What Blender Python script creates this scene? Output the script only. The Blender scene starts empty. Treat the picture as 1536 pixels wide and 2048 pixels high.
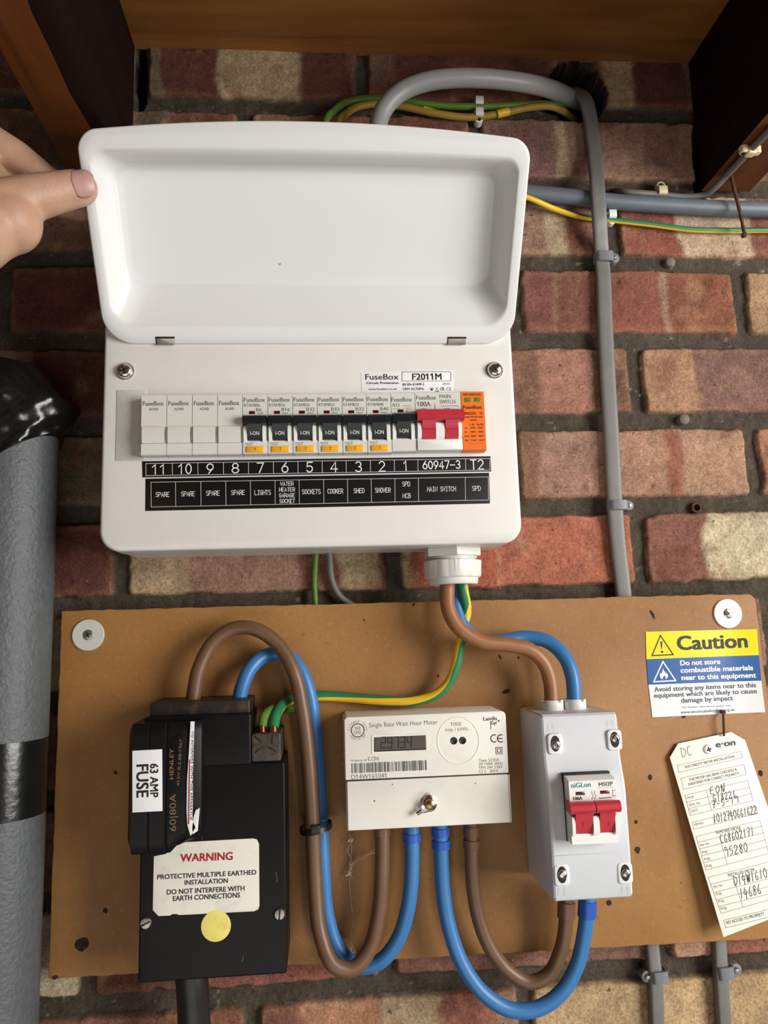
import bpy, math, random
import numpy as np
from mathutils import Vector, Matrix

random.seed(7)
SC = bpy.context.scene
COL = SC.collection

# ------------------------------------------------------------------ camera
# working axes (mm): X right along the wall, Z up, D out from the wall face
# towards the room.  Vectors are kept as (X, Z, D); EYE_UP lifts them so that the
# floor is at height 0.
UP0 = 1974.0
CAM = Vector((174.407, -473.819, 644.375))
ROT = Matrix(((0.99655758, 0.01781964, -0.08096569),
              (-0.02974183, 0.98846133, -0.14852484),
              (0.07738479, 0.15042162, 0.98558862)))
FPX = 1540.0


def to_b(v):
    return Vector((v[0] / 1000.0, -v[2] / 1000.0, (v[1] + UP0) / 1000.0))


def rot_b(v):
    return Vector((v[0], -v[2], v[1]))


cam_data = bpy.data.cameras.new('camera')
cam_data.sensor_fit = 'VERTICAL'
cam_data.sensor_height = 36.0
cam_data.lens = FPX / 2048.0 * 36.0
cam_data.clip_start = 0.01
cam = bpy.data.objects.new('camera', cam_data)
COL.objects.link(cam)
cx, cy, cz = (rot_b(ROT.col[i]) for i in range(3))
mw = Matrix((cx, cy, cz)).transposed().to_4x4()
mw.translation = to_b(CAM)
cam.matrix_world = mw
SC.camera = cam

# ------------------------------------------------------------------ light
SC.view_settings.view_transform = 'Standard'
SC.view_settings.look = 'None'
SC.view_settings.gamma = 1.0
SC.view_settings.use_curve_mapping = False
SC.view_settings.exposure = -0.4

world = bpy.data.worlds.new('world')
SC.world = world
world.use_nodes = True
wb = world.node_tree.nodes['Background']
wb.inputs[0].default_value = (1.0, 0.96, 0.90, 1)
wb.inputs[1].default_value = 0.075


def area(name, loc, target, size, size_y, power, col):
    ld = bpy.data.lights.new(name, 'AREA')
    ld.shape = 'RECTANGLE'
    ld.size, ld.size_y = size, size_y
    ld.energy = power
    ld.color = col
    o = bpy.data.objects.new(name, ld)
    COL.objects.link(o)
    p, t = to_b(loc), to_b(target)
    o.location = p
    o.rotation_euler = (t - p).to_track_quat('-Z', 'Y').to_euler()
    return o


# daylight from the open door on the right, and an added low fill lamp standing in for floor bounce
area('door_daylight', (1560, -380, 1120), (220, -480, 0), 0.8, 0.95, 49.0, (1.0, 0.98, 0.94))
area('floor_bounce_fill', (150, -1500, 1550), (220, -400, 0), 1.6, 1.2, 11.0, (1.0, 0.97, 0.92))

# ------------------------------------------------------------------ geometry kit
UX, UZ, UD = Vector((1, 0, 0)), Vector((0, 1, 0)), Vector((0, 0, 1))


def ray(px, py):
    return (ROT @ Vector(((px - 768) / FPX, -(py - 1024) / FPX, -1.0)))


def P(px, py, d):
    """the point at distance d out from the wall that the photograph shows at px, py"""
    v = ray(px, py)
    return CAM + v * ((d - CAM[2]) / v[2])


def PZ(px, py, z):
    v = ray(px, py)
    return CAM + v * ((z - CAM[1]) / v[1])


class Frame:
    """a flat frame: origin, u (right), v (up), n (out)"""

    def __init__(s, o, u=UX, v=UZ):
        s.o, s.u, s.v = Vector(o), Vector(u).normalized(), Vector(v).normalized()
        s.n = s.u.cross(s.v).normalized()

    def pt(s, a, b, c=0.0):
        return s.o + s.u * a + s.v * b + s.n * c

    def px(s, x, y, c=0.0):
        r = ray(x, y)
        o = s.o + s.n * c
        q = CAM + r * ((s.n.dot(o - CAM)) / s.n.dot(r)) - o
        return (q.dot(s.u), q.dot(s.v))


def front(d):
    return Frame((0, 0, d))


class MB:
    def __init__(s):
        s.v, s.f, s.m, s.mats = [], [], [], []

    def mi(s, mat):
        if mat not in s.mats:
            s.mats.append(mat)
        return s.mats.index(mat)

    def add(s, verts, faces, mat):
        o = len(s.v)
        k = s.mi(mat)
        s.v.extend(verts)
        for f in faces:
            s.f.append([i + o for i in f])
            s.m.append(k)

    def loops(s, loops, mat, close=True, cap0=False, cap1=False):
        n = len(loops[0])
        vs = [p for l in loops for p in l]
        fs = []
        for i in range(len(loops) - 1):
            for j in range(n if close else n - 1):
                a, b = i * n + j, i * n + (j + 1) % n
                fs.append([a, b, b + n, a + n])
        if cap0:
            fs.append(list(range(n))[::-1])
        if cap1:
            fs.append([(len(loops) - 1) * n + j for j in range(n)])
        s.add(vs, fs, mat)

    def build(s, name, parent=None, angle=40, loc=None):
        if parent is not None:
            o0 = Vector(parent['_o'])
        elif loc is not None:
            o0 = to_b(loc)
        else:
            bs = [to_b(v) for v in s.v]
            lo = [min(b[i] for b in bs) for i in range(3)]
            hi = [max(b[i] for b in bs) for i in range(3)]
            o0 = Vector(((lo[0] + hi[0]) / 2, (lo[1] + hi[1]) / 2, lo[2]))
        me = bpy.data.meshes.new(name)
        me.from_pydata([to_b(v) - o0 for v in s.v], [], s.f)
        for m in s.mats:
            me.materials.append(m)
        me.polygons.foreach_set('material_index', s.m)
        me.polygons.foreach_set('use_smooth', [True] * len(me.polygons))
        me.update()
        me.set_sharp_from_angle(angle=math.radians(angle))
        ob = bpy.data.objects.new(name, me)
        COL.objects.link(ob)
        ob['_o'] = tuple(o0)
        if parent is None:
            ob.location = o0
        else:
            ob.parent = parent
        return ob


def thing(name, label, cat, loc, group=None):
    o = bpy.data.objects.new(name, None)
    o.empty_display_size = 0.02
    COL.objects.link(o)
    o.location = to_b(loc)
    o['_o'] = tuple(o.location)
    return tag(o, label, cat, group)


def tag(o, label, cat, group=None):
    o['label'], o['category'] = label, cat
    if group:
        o['group'] = group
    return o


def struct(o):
    o['kind'] = 'structure'
    return o


def rrect(a0, b0, a1, b1, r, n=6):
    r = max(0.01, min(r, (a1 - a0) / 2 - 1e-3, (b1 - b0) / 2 - 1e-3))
    out = []
    for (cx_, cy_, s) in ((a1 - r, b0 + r, -90), (a1 - r, b1 - r, 0), (a0 + r, b1 - r, 90), (a0 + r, b0 + r, 180)):
        for i in range(n + 1):
            t = math.radians(s + 90.0 * i / n)
            out.append((cx_ + r * math.cos(t), cy_ + r * math.sin(t)))
    return out


def inset(pts, d):
    n = len(pts)
    out = []
    for i in range(n):
        p0, p1, p2 = Vector(pts[i - 1]), Vector(pts[i]), Vector(pts[(i + 1) % n])
        e1, e2 = (p1 - p0), (p2 - p1)
        if e1.length < 1e-6 or e2.length < 1e-6:
            e1 = e2 = (p2 - p0)
        e1.normalize()
        e2.normalize()
        n1, n2 = Vector((-e1.y, e1.x)), Vector((-e2.y, e2.x))
        m = n1 + n2
        if m.length < 1e-6:
            m = n1
        m.normalize()
        k = d / max(0.35, m.dot(n1))
        out.append((p1.x + m.x * k, p1.y + m.y * k))
    return out


def prism(mb, F, pts, c0, c1, mat, bev=0.5, back=True):
    L = [[F.pt(a, b, c0) for a, b in pts], [F.pt(a, b, c1 - bev) for a, b in pts]]
    if bev > 0:
        for k in (0.3, 0.65, 1.0):
            t = k * math.pi / 2
            ins = inset(pts, bev * (1 - math.cos(t)))
            L.append([F.pt(a, b, c1 - bev + bev * math.sin(t)) for a, b in ins])
    mb.loops(L, mat, True, back, True)


def box(mb, F, a0, b0, a1, b1, c0, c1, mat, bev=0.4, r=None):
    a0, a1 = min(a0, a1), max(a0, a1)
    b0, b1 = min(b0, b1), max(b0, b1)
    if r is None:
        r = bev
    prism(mb, F, rrect(a0, b0, a1, b1, r, 3 if r < 2 else 8), c0, c1, mat, bev)


def extr(mb, F, prof, a0, a1, mat):
    """profile of (b, c) pushed from a0 to a1"""
    mb.loops([[F.pt(a0, b, c) for b, c in prof], [F.pt(a1, b, c) for b, c in prof]], mat, True, True, True)


def lathe(mb, F, a, b, prof, mat, seg=32, cap0=False, cap1=True, sides=None, sx=1.0):
    L = []
    for r, c in prof:
        l = []
        for i in range(seg):
            t = 2 * math.pi * i / seg
            l.append(F.pt(a + sx * r * math.cos(t), b + r * math.sin(t), c))
        L.append(l)
    mb.loops(L, mat, True, cap0, cap1)


def smooth_path(pts, step=3.0):
    pts = [Vector(p) for p in pts]
    if len(pts) == 2:
        n = max(2, int((pts[1] - pts[0]).length / step))
        return [pts[0].lerp(pts[1], i / n) for i in range(n + 1)]
    out = []
    ext = [pts[0] * 2 - pts[1]] + pts + [pts[-1] * 2 - pts[-2]]
    for i in range(1, len(ext) - 2):
        p0, p1, p2, p3 = ext[i - 1:i + 3]
        n = max(2, int((p2 - p1).length / step))
        # centripetal catmull-rom
        t0 = 0.0
        t1 = t0 + max(1e-3, (p1 - p0).length) ** 0.5
        t2 = t1 + max(1e-3, (p2 - p1).length) ** 0.5
        t3 = t2 + max(1e-3, (p3 - p2).length) ** 0.5
        for j in range(n):
            t = t1 + (t2 - t1) * j / n
            A1 = p0 * ((t1 - t) / (t1 - t0)) + p1 * ((t - t0) / (t1 - t0))
            A2 = p1 * ((t2 - t) / (t2 - t1)) + p2 * ((t - t1) / (t2 - t1))
            A3 = p2 * ((t3 - t) / (t3 - t2)) + p3 * ((t - t2) / (t3 - t2))
            B1 = A1 * ((t2 - t) / (t2 - t0)) + A2 * ((t - t0) / (t2 - t0))
            B2 = A2 * ((t3 - t) / (t3 - t1)) + A3 * ((t - t1) / (t3 - t1))
            out.append(B1 * ((t2 - t) / (t2 - t1)) + B2 * ((t - t1) / (t2 - t1)))
    out.append(pts[-1])
    return out


def tube(mb, pts, r, mat, seg=24, flat=None, stripe=None, step=3.0, rfun=None, caps=True, smooth=True):
    """sweep; flat = (half width, half thickness); stripe = (mat2, start angle, width, twist per mm)"""
    path = smooth_path(pts, step) if smooth else [Vector(p) for p in pts]
    L, side = [], None
    dist = 0.0
    N = len(path)
    ds = []
    for i, p in enumerate(path):
        t = (path[min(i + 1, N - 1)] - path[max(i - 1, 0)]).normalized()
        if side is None:
            ref = UD if abs(t.dot(UD)) < 0.9 else UX
            side = t.cross(ref).normalized()
        elif flat and abs(t.dot(UD)) < 0.8:
            side = t.cross(UD).normalized()
        else:
            side = (side - t * side.dot(t)).normalized()
        up = side.cross(t).normalized()
        if i:
            dist += (p - path[i - 1]).length
        ds.append(dist)
        ra, rb = (flat if flat else (r, r))
        if rfun:
            k = rfun(i / (N - 1))
            ra, rb = ra * k, rb * k
        l = []
        tw_ = 0.0
        if stripe:
            tw_ = math.radians(np.interp(dist, stripe[3][0], stripe[3][1])) if isinstance(stripe[3], tuple) else stripe[3] * dist
        for j in range(seg):
            a = 2 * math.pi * j / seg + tw_
            ca, sa = math.cos(a), math.sin(a)
            if flat:
                ca = math.copysign(abs(ca) ** 0.5, ca)
                sa = math.copysign(abs(sa) ** 0.5, sa)
            l.append(p + side * (ra * ca) + up * (rb * sa))
        L.append(l)
    if not stripe:
        mb.loops(L, mat, True, caps, caps)
        return L
    m2, a0, w, tw = stripe
    vs = [p for l in L for p in l]
    f1, f2 = [], []
    for i in range(N - 1):
        for j in range(seg):
            a = 2 * math.pi * (j + 0.5) / seg
            k = (a - (-w / 2 if isinstance(tw, tuple) else a0)) % (2 * math.pi)
            q = [i * seg + j, i * seg + (j + 1) % seg, (i + 1) * seg + (j + 1) % seg, (i + 1) * seg + j]
            (f2 if k < w else f1).append(q)
    f1.append(list(range(seg))[::-1])
    f1.append([(N - 1) * seg + j for j in range(seg)])
    mb.add(vs, f1, mat)
    o = len(mb.v) - len(vs)
    k = mb.mi(m2)
    for q in f2:
        mb.f.append([i + o for i in q])
        mb.m.append(k)
    return L


_rc = [0]


def ribbon(mb, F, pts, w, mat, c=0.06):
    """a thin printed line through local points"""
    pts = [Vector(p) for p in pts]
    pts = [p for i, p in enumerate(pts) if i == 0 or (p - pts[i - 1]).length > 1e-4]
    n = len(pts)
    vs = []
    for i, p in enumerate(pts):
        t = (pts[min(i + 1, n - 1)] - pts[max(i - 1, 0)])
        if t.length < 1e-9:
            t = Vector((1, 0))
        t.normalize()
        k = 1.0
        if 0 < i < n - 1:
            t1, t2 = (p - pts[i - 1]).normalized(), (pts[i + 1] - p).normalized()
            t = (t1 + t2) if (t1 + t2).length > 1e-3 else t1
            t.normalize()
            k = min(1.6, 1.0 / max(0.3, t.dot(t1)))
        s = Vector((-t.y, t.x)) * (w / 2 * k)
        e = t * (w / 2) * (-1 if i == 0 else (1 if i == n - 1 else 0))
        ci = c + _rc[0] * 0.009 + i * 0.0012
        vs += [F.pt(p.x + s.x + e.x, p.y + s.y + e.y, ci), F.pt(p.x - s.x + e.x, p.y - s.y + e.y, ci)]
    _rc[0] = (_rc[0] + 1) % 7
    mb.add(vs, [[2 * i + 1, 2 * i + 3, 2 * i + 2, 2 * i] for i in range(n - 1)], mat)


def flatpoly(mb, F, pts, mat, c=0.05):
    mb.add([F.pt(a, b, c) for a, b in pts], [list(range(len(pts)))], mat)


def ring(mb, F, a, b, r, w, mat, c=0.06, seg=32, sx=1.0, a0=0, a1=360):
    n = seg
    vs, fs = [], []
    for i in range(n + 1):
        t = math.radians(a0 + (a1 - a0) * i / n)
        for q in (r - w / 2, r + w / 2):
            vs.append(F.pt(a + sx * q * math.cos(t), b + q * math.sin(t), c))
    for i in range(n):
        fs.append([2 * i, 2 * i + 1, 2 * i + 3, 2 * i + 2])
    mb.add(vs, fs, mat)


def circ(a, b, r, n=28, sx=1.0):
    return [(a + sx * r * math.cos(2 * math.pi * i / n), b + r * math.sin(2 * math.pi * i / n)) for i in range(n)]


_tc = {}


def glyphs_raw(s):
    cu = bpy.data.curves.new('t', 'FONT')
    cu.body, cu.size, cu.resolution_u = s, 1.0, 1
    ob = bpy.data.objects.new('t', cu)
    me = bpy.data.meshes.new_from_object(ob)
    vs = [(v.co.x, v.co.y) for v in me.vertices]
    bpy.data.objects.remove(ob)
    bpy.data.curves.remove(cu)
    bpy.data.meshes.remove(me)
    return vs


_g1 = glyphs_raw('1')
ONE_W = max(v[0] for v in _g1) - min(v[0] for v in _g1)
ONE_H = max(v[1] for v in _g1)


def glyphs(s, bold):
    if (s, bold) not in _tc:
        cu = bpy.data.curves.new('t', 'FONT')
        cu.body, cu.size, cu.offset, cu.resolution_u = s, 1.0, bold, 3
        ob = bpy.data.objects.new('t', cu)
        me = bpy.data.meshes.new_from_object(ob)
        vs = [(v.co.x, v.co.y) for v in me.vertices]
        fs = [list(p.vertices) for p in me.polygons]
        bpy.data.objects.remove(ob)
        bpy.data.curves.remove(cu)
        bpy.data.meshes.remove(me)
        if '1' in s:
            for i, ch in enumerate(s):
                if ch == '1':
                    bw = ONE_W
                    xr = max(v[0] for v in glyphs_raw(s[:i + 1]))
                    hc = ONE_H
                    xl = xr - bw
                    n_ = len(vs)
                    vs = vs + [(xl + 0.004, hc), (xl - 0.15, hc - 0.15), (xl - 0.15, hc - 0.235), (xl + 0.004, hc - 0.12)]
                    fs = fs + [[n_, n_ + 1, n_ + 2, n_ + 3]]
        _tc[(s, bold)] = (vs, fs)
    return _tc[(s, bold)]


CAPH = max(v[1] for v in glyphs('H', 0.0)[0])


def text_at(mb, F, s, p0, p1, h, mat, bold=0.0, c=0.07, shear=0.0):
    """lettering whose baseline runs from local p0 to local p1, cap height h"""
    vs, fs = glyphs(s, min(bold, 0.0))
    if not vs:
        return
    x0, x1 = min(v[0] for v in vs), max(v[0] for v in vs)
    p0, p1 = Vector(p0), Vector(p1)
    d = p1 - p0
    e = d.normalized()
    q = Vector((-e.y, e.x))
    kx, ky = d.length / max(1e-6, x1 - x0), h / CAPH
    b = max(bold, 0.0) * 1.1
    for kk, (ox, oy) in enumerate(((0, 0), (b, b * 0.6), (-b, b * 0.6), (b, -b * 0.6), (-b, -b * 0.6)) if b else ((0, 0),)):
        cc = c + kk * 0.012
        out = []
        for x, y in vs:
            l = p0 + e * ((x + ox - x0) * kx + shear * y * ky) + q * ((y + oy) * ky)
            out.append(F.pt(l.x, l.y, cc))
        mb.add(out, fs, mat)


def text_px(mb, F, s, x0, y0, x1, y1, hpx, mat, bold=0.0, c=0.07, shear=0.0):
    a, b = F.px(x0, y0), F.px(x1, y1)
    L = (Vector(b) - Vector(a)).length
    sc = L / math.hypot(x1 - x0, y1 - y0)
    text_at(mb, F, s, a, b, hpx * sc, mat, bold, c, shear)


ARC = lambda cx_, cy_, rx, ry, a0, a1, n=14: [(cx_ + rx * math.cos(math.radians(a0 + (a1 - a0) * i / n)), cy_ + ry * math.sin(math.radians(a0 + (a1 - a0) * i / n))) for i in range(n + 1)]
PLOT = {
    'A': [[(0, 0), (.5, 1), (1, 0)], [(.18, .36), (.82, .36)]], 'B': [[(0, 0), (0, 1)] + ARC(.5, .76, .42, .24, 90, -90) + [(0, .52)], [(.5, .52)] + ARC(.5, .26, .5, .26, 90, -90) + [(0, 0)]],
    'C': [ARC(.5, .5, .5, .5, 45, 315)], 'D': [[(0, 0), (0, 1), (.4, 1)] + ARC(.4, .5, .6, .5, 90, -90) + [(0, 0)]], 'E': [[(1, 1), (0, 1), (0, 0), (1, 0)], [(0, .52), (.8, .52)]],
    'G': [ARC(.5, .5, .5, .5, 45, 350) + [(.98, .48), (.55, .48)]], 'H': [[(0, 0), (0, 1)], [(1, 0), (1, 1)], [(0, .52), (1, .52)]], 'I': [[(.5, 0), (.5, 1)], [(.2, 1), (.8, 1)], [(.2, 0), (.8, 0)]],
    'K': [[(0, 0), (0, 1)], [(1, 1), (0, .4)], [(.35, .62), (1, 0)]], 'L': [[(0, 1), (0, 0), (1, 0)]], 'M': [[(0, 0), (0, 1), (.5, .35), (1, 1), (1, 0)]], 'N': [[(0, 0), (0, 1), (1, 0), (1, 1)]],
    'O': [ARC(.5, .5, .5, .5, 0, 360, 24)], 'P': [[(0, 0), (0, 1), (.55, 1)] + ARC(.55, .74, .45, .26, 90, -90) + [(0, .48)]], 'R': [[(0, 0), (0, 1), (.55, 1)] + ARC(.55, .74, .45, .26, 90, -90) + [(0, .48)], [(.5, .48), (1, 0)]],
    'S': [ARC(.5, .75, .46, .25, 30, 270) + ARC(.5, .25, .5, .25, 90, -150)], 'T': [[(0, 1), (1, 1)], [(.5, 1), (.5, 0)]], 'W': [[(0, 1), (.22, 0), (.5, .7), (.78, 0), (1, 1)]],
    '0': [ARC(.5, .5, .46, .5, 0, 360, 24)], '1': [[(.12, .74), (.58, 1), (.58, 0)]], '2': [ARC(.5, .7, .44, .3, 160, -30) + [(.04, 0), (.98, 0)]], '3': [ARC(.48, .74, .42, .26, 150, -80) + ARC(.48, .25, .48, .26, 80, -150)],
    '4': [[(.72, 0), (.72, 1), (0, .28), (1, .28)]], '5': [[(.9, 1), (.16, 1), (.08, .52)] + ARC(.46, .32, .48, .32, 120, -150)], '6': [[(.7, 1), (.12, .5)] + ARC(.5, .32, .46, .32, 150, 510, 22)],
    '7': [[(0, 1), (1, 1), (.36, 0)]], '8': [ARC(.5, .75, .4, .25, 0, 360, 20), ARC(.5, .26, .48, .26, 0, 360, 22)], '9': [[(.3, 0), (.88, .5)] + ARC(.5, .68, .46, .32, -30, 330, 22)], '-': [[(0, .45), (1, .45)]]}


def plot_px(mb, F, s, x0, y0, x1, y1, hpx, w, mat):
    """single-line lettering as a label printer cuts it, w = stroke in mm"""
    a, b = Vector(F.px(x0, y0)), Vector(F.px(x1, y1))
    d = b - a
    sc = d.length / math.hypot(x1 - x0, y1 - y0)
    e = d.normalized()
    q = Vector((-e.y, e.x))
    n = len(s)
    pitch = d.length / (n - 0.24)
    for i, ch in enumerate(s):
        for st_ in PLOT.get(ch, []):
            ribbon(mb, F, [a + e * (pitch * (i + 0.76 * x_)) + q * (hpx * sc * y_) for x_, y_ in st_], w, mat, 0.07)


# ------------------------------------------------------------------ materials
def lin(rgb):
    return tuple((c / 255 / 12.92) if c / 255 <= 0.04045 else ((c / 255 + 0.055) / 1.055) ** 2.4 for c in rgb)


def new_mat(name):
    m = bpy.data.materials.new(name)
    m.use_nodes = True
    return m, m.node_tree, m.node_tree.nodes['Principled BSDF']


def mat(name, rgb, rough=0.5, metal=0.0, var=0.08, scale=60.0, bump=0.0, bscale=400.0, spec=0.5, dirt=None, dirt_scale=25.0, dirt_amt=0.5, coat=0.0, sss=0.0):
    """colour with procedural mottling, optional blotches of dirt, optional bump"""
    m, nt, b = new_mat(name)
    N, Lk = nt.nodes, nt.links
    tc = N.new('ShaderNodeTexCoord')
    no = N.new('ShaderNodeTexNoise')
    no.inputs['Scale'].default_value = scale
    no.inputs['Detail'].default_value = 5
    Lk.new(tc.outputs['Object'], no.inputs['Vector'])
    c = lin(rgb)
    rp = N.new('ShaderNodeValToRGB')
    rp.color_ramp.elements[0].position, rp.color_ramp.elements[1].position = 0.3, 0.7
    rp.color_ramp.elements[0].color = (*[x * (1 - var) for x in c], 1)
    rp.color_ramp.elements[1].color = (*[min(1, x * (1 + var)) for x in c], 1)
    Lk.new(no.outputs['Fac'], rp.inputs['Fac'])
    out = rp.outputs['Color']
    if dirt:
        n2 = N.new('ShaderNodeTexNoise')
        n2.inputs['Scale'].default_value = dirt_scale
        n2.inputs['Detail'].default_value = 8
        n2.inputs['Roughness'].default_value = 0.65
        Lk.new(tc.outputs['Object'], n2.inputs['Vector'])
        r2 = N.new('ShaderNodeValToRGB')
        r2.color_ramp.elements[0].position, r2.color_ramp.elements[1].position = 0.5, 0.75
        r2.color_ramp.elements[0].color = (0, 0, 0, 1)
        r2.color_ramp.elements[1].color = (dirt_amt, dirt_amt, dirt_amt, 1)
        Lk.new(n2.outputs['Fac'], r2.inputs['Fac'])
        mx = N.new('ShaderNodeMix')
        mx.data_type = 'RGBA'
        mx.inputs[7].default_value = (*lin(dirt), 1)
        Lk.new(r2.outputs['Color'], mx.inputs[0])
        Lk.new(out, mx.inputs[6])
        out = mx.outputs[2]
    Lk.new(out, b.inputs['Base Color'])
    b.inputs['Roughness'].default_value = rough
    b.inputs['Metallic'].default_value = metal
    b.inputs['Specular IOR Level'].default_value = spec
    b.inputs['Coat Weight'].default_value = coat
    if sss:
        b.inputs['Subsurface Weight'].default_value = sss
        b.inputs['Subsurface Radius'].default_value = (0.004, 0.0015, 0.0008)
    if bump:
        n3 = N.new('ShaderNodeTexNoise')
        n3.inputs['Scale'].default_value = bscale
        n3.inputs['Detail'].default_value = 4
        Lk.new(tc.outputs['Object'], n3.inputs['Vector'])
        bp = N.new('ShaderNodeBump')
        bp.inputs['Strength'].default_value = bump
        bp.inputs['Distance'].default_value = 0.001
        Lk.new(n3.outputs['Fac'], bp.inputs['Height'])
        Lk.new(bp.outputs['Normal'], b.inputs['Normal'])
    return m


M = {}
M['cu_white'] = mat('white_powder_coat', (223, 221, 216), 0.32, var=0.015, bump=0.02, bscale=900)
M['cu_door'] = mat('white_gloss_metal', (226, 227, 225), 0.22, var=0.012, scale=12, coat=0.2)
M['plate_grey'] = mat('pale_grey_plate', (196, 196, 188), 0.45, var=0.02)
M['mod'] = mat('pale_module_plastic', (216, 215, 208), 0.38, var=0.02)
M['mod_white'] = mat('white_module_plastic', (236, 236, 231), 0.3, var=0.015)
M['lever_black'] = mat('black_lever_plastic', (24, 27, 32), 0.35, var=0.1)
M['red'] = mat('red_switch_plastic', (190, 50, 64), 0.32, var=0.04)
M['orange'] = mat('orange_module_plastic', (240, 118, 32), 0.4, var=0.03)
M['yellow_btn'] = mat('amber_button_plastic', (240, 172, 40), 0.3, var=0.05)
M['window_red'] = mat('dark_red_window', (82, 14, 14), 0.2, var=0.1)
M['window_green'] = mat('green_indicator_window', (92, 128, 48), 0.25, var=0.15, scale=300)
M['ink'] = mat('black_print', (22, 22, 22), 0.55, var=0.05)
M['ink_bar'] = mat('bar_code_print', (66, 65, 63), 0.6, var=0.05)
M['ink_grey'] = mat('grey_print', (118, 116, 112), 0.6, var=0.05)
M['ink_brown'] = mat('brown_print', (120, 40, 10), 0.6, var=0.05)
M['ink_red'] = mat('red_print', (165, 20, 32), 0.6, var=0.05)
M['ink_white'] = mat('white_print', (238, 238, 235), 0.5, var=0.02)
M['ink_teal'] = mat('teal_print', (30, 140, 150), 0.5, var=0.05)
M['ink_gold'] = mat('faded_bronze_print', (128, 98, 66), 0.6, var=0.15, scale=500)
M['label_white'] = mat('white_paper_label', (240, 240, 240), 0.4, var=0.01)
M['label_black'] = mat('black_laminate_strip', (22, 20, 20), 0.3, var=0.1)
M['label_cream'] = mat('cream_plastic_label', (232, 229, 215), 0.4, var=0.02, dirt=(130, 125, 115), dirt_scale=60, dirt_amt=0.35)
M['label_yellow'] = mat('yellow_vinyl', (245, 222, 30), 0.22, var=0.02, coat=0.4)
M['label_blue'] = mat('blue_vinyl', (56, 98, 160), 0.22, var=0.03, coat=0.4)
M['label_vinyl'] = mat('white_vinyl', (232, 232, 232), 0.22, var=0.015, coat=0.4)
M['disc_yellow'] = mat('yellow_seal_paper', (240, 226, 120), 0.5, var=0.04, dirt=(120, 110, 60), dirt_scale=90, dirt_amt=0.4)
M['chrome'] = mat('bright_steel', (215, 212, 205), 0.22, 1.0, var=0.08, scale=150)
M['steel'] = mat('dull_zinc_steel', (176, 170, 160), 0.4, 1.0, var=0.08, scale=150)
M['dark_metal'] = mat('dark_slot', (16, 15, 14), 0.7)
M['steel_dark'] = mat('tarnished_steel', (92, 82, 72), 0.45, 0.8, var=0.3, scale=300)
M['brass'] = mat('aged_brass', (170, 140, 95), 0.3, 1.0, var=0.2, scale=300)
M['black_bakelite'] = mat('black_bakelite', (15, 14, 13), 0.42, var=0.15, scale=40, spec=0.22, dirt=(46, 34, 26), dirt_scale=30, dirt_amt=0.2, bump=0.03, bscale=900)
M['dusty_black'] = mat('dusty_black_plastic', (34, 28, 22), 0.5, var=0.25, scale=90, dirt=(120, 92, 62), dirt_scale=50, dirt_amt=0.55, bump=0.2, bscale=500)
M['term_black'] = mat('terminal_black_plastic', (58, 50, 42), 0.5, var=0.2, scale=200, dirt=(120, 95, 70), dirt_scale=120, dirt_amt=0.4)
M['meter'] = mat('cream_meter_plastic', (233, 230, 220), 0.4, var=0.02, dirt=(190, 182, 165), dirt_scale=25, dirt_amt=0.25)
M['lcd'] = mat('grey_display', (88, 84, 76), 0.25, var=0.06, scale=40)
M['lcd_digit'] = mat('dark_display_digit', (40, 38, 34), 0.3)
M['iso_grey'] = mat('pale_grey_plastic', (208, 211, 215), 0.42, var=0.015, bump=0.04, bscale=1500)
M['iso_light'] = mat('light_grey_plastic', (224, 226, 226), 0.42, var=0.015)
M['gland'] = mat('white_nylon', (222, 220, 212), 0.38, var=0.02)
M['brown_pvc'] = mat('brown_cable', (106, 77, 54), 0.42, var=0.06, scale=25, dirt=(150, 116, 84), dirt_scale=40, dirt_amt=0.2)
M['brown_new'] = mat('light_brown_cable', (150, 100, 62), 0.42, var=0.05, scale=25)
M['blue_pvc'] = mat('blue_cable', (56, 118, 178), 0.4, var=0.05, scale=25)
M['blue_sleeve'] = mat('blue_sleeve', (40, 88, 182), 0.3, var=0.05)
M['brown_sleeve'] = mat('brown_sleeve', (112, 80, 58), 0.3, var=0.05)
M['earth_green'] = mat('earth_green', (40, 122, 78), 0.38, var=0.06)
M['earth_dirty'] = mat('dusty_earth_green', (86, 122, 42), 0.5, var=0.15, scale=80)
M['earth_yellow'] = mat('earth_yellow', (238, 190, 40), 0.38, var=0.05)
M['earth_olive'] = mat('dusty_earth_yellow', (160, 130, 52), 0.5, var=0.15, scale=80)
M['grey_pvc'] = mat('grey_cable', (112, 111, 107), 0.45, var=0.05, scale=30, dirt=(150, 145, 135), dirt_scale=60, dirt_amt=0.2)
M['grey_thick'] = mat('pale_grey_cable', (156, 156, 154), 0.42, var=0.05, scale=30)
M['conduit'] = mat('blue_grey_conduit', (98, 106, 116), 0.45, var=0.06, scale=30, dirt=(140, 138, 132), dirt_scale=40, dirt_amt=0.2)
M['black_pvc'] = mat('black_cable', (30, 31, 31), 0.4, var=0.1)
M['clip_white'] = mat('white_clip_plastic', (232, 230, 226), 0.4, var=0.02)
M['clip_cream'] = mat('yellowed_clip_plastic', (226, 214, 172), 0.4, var=0.06, scale=300)
M['clip_grey'] = mat('grey_clip_plastic', (118, 120, 126), 0.45, var=0.04)
M['rust'] = mat('rusty_iron', (84, 50, 36), 0.8, 0.2, var=0.35, scale=250, bump=0.4, bscale=900)
M['copper'] = mat('bare_copper', (205, 130, 85), 0.3, 1.0, var=0.1)
M['tape'] = mat('black_tape', (20, 20, 20), 0.22, var=0.15, scale=60, bump=0.25, bscale=160)
M['foam'] = mat('grey_foam', (84, 88, 90), 0.5, var=0.12, scale=200, bump=0.8, bscale=360, spec=0.5)
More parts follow.
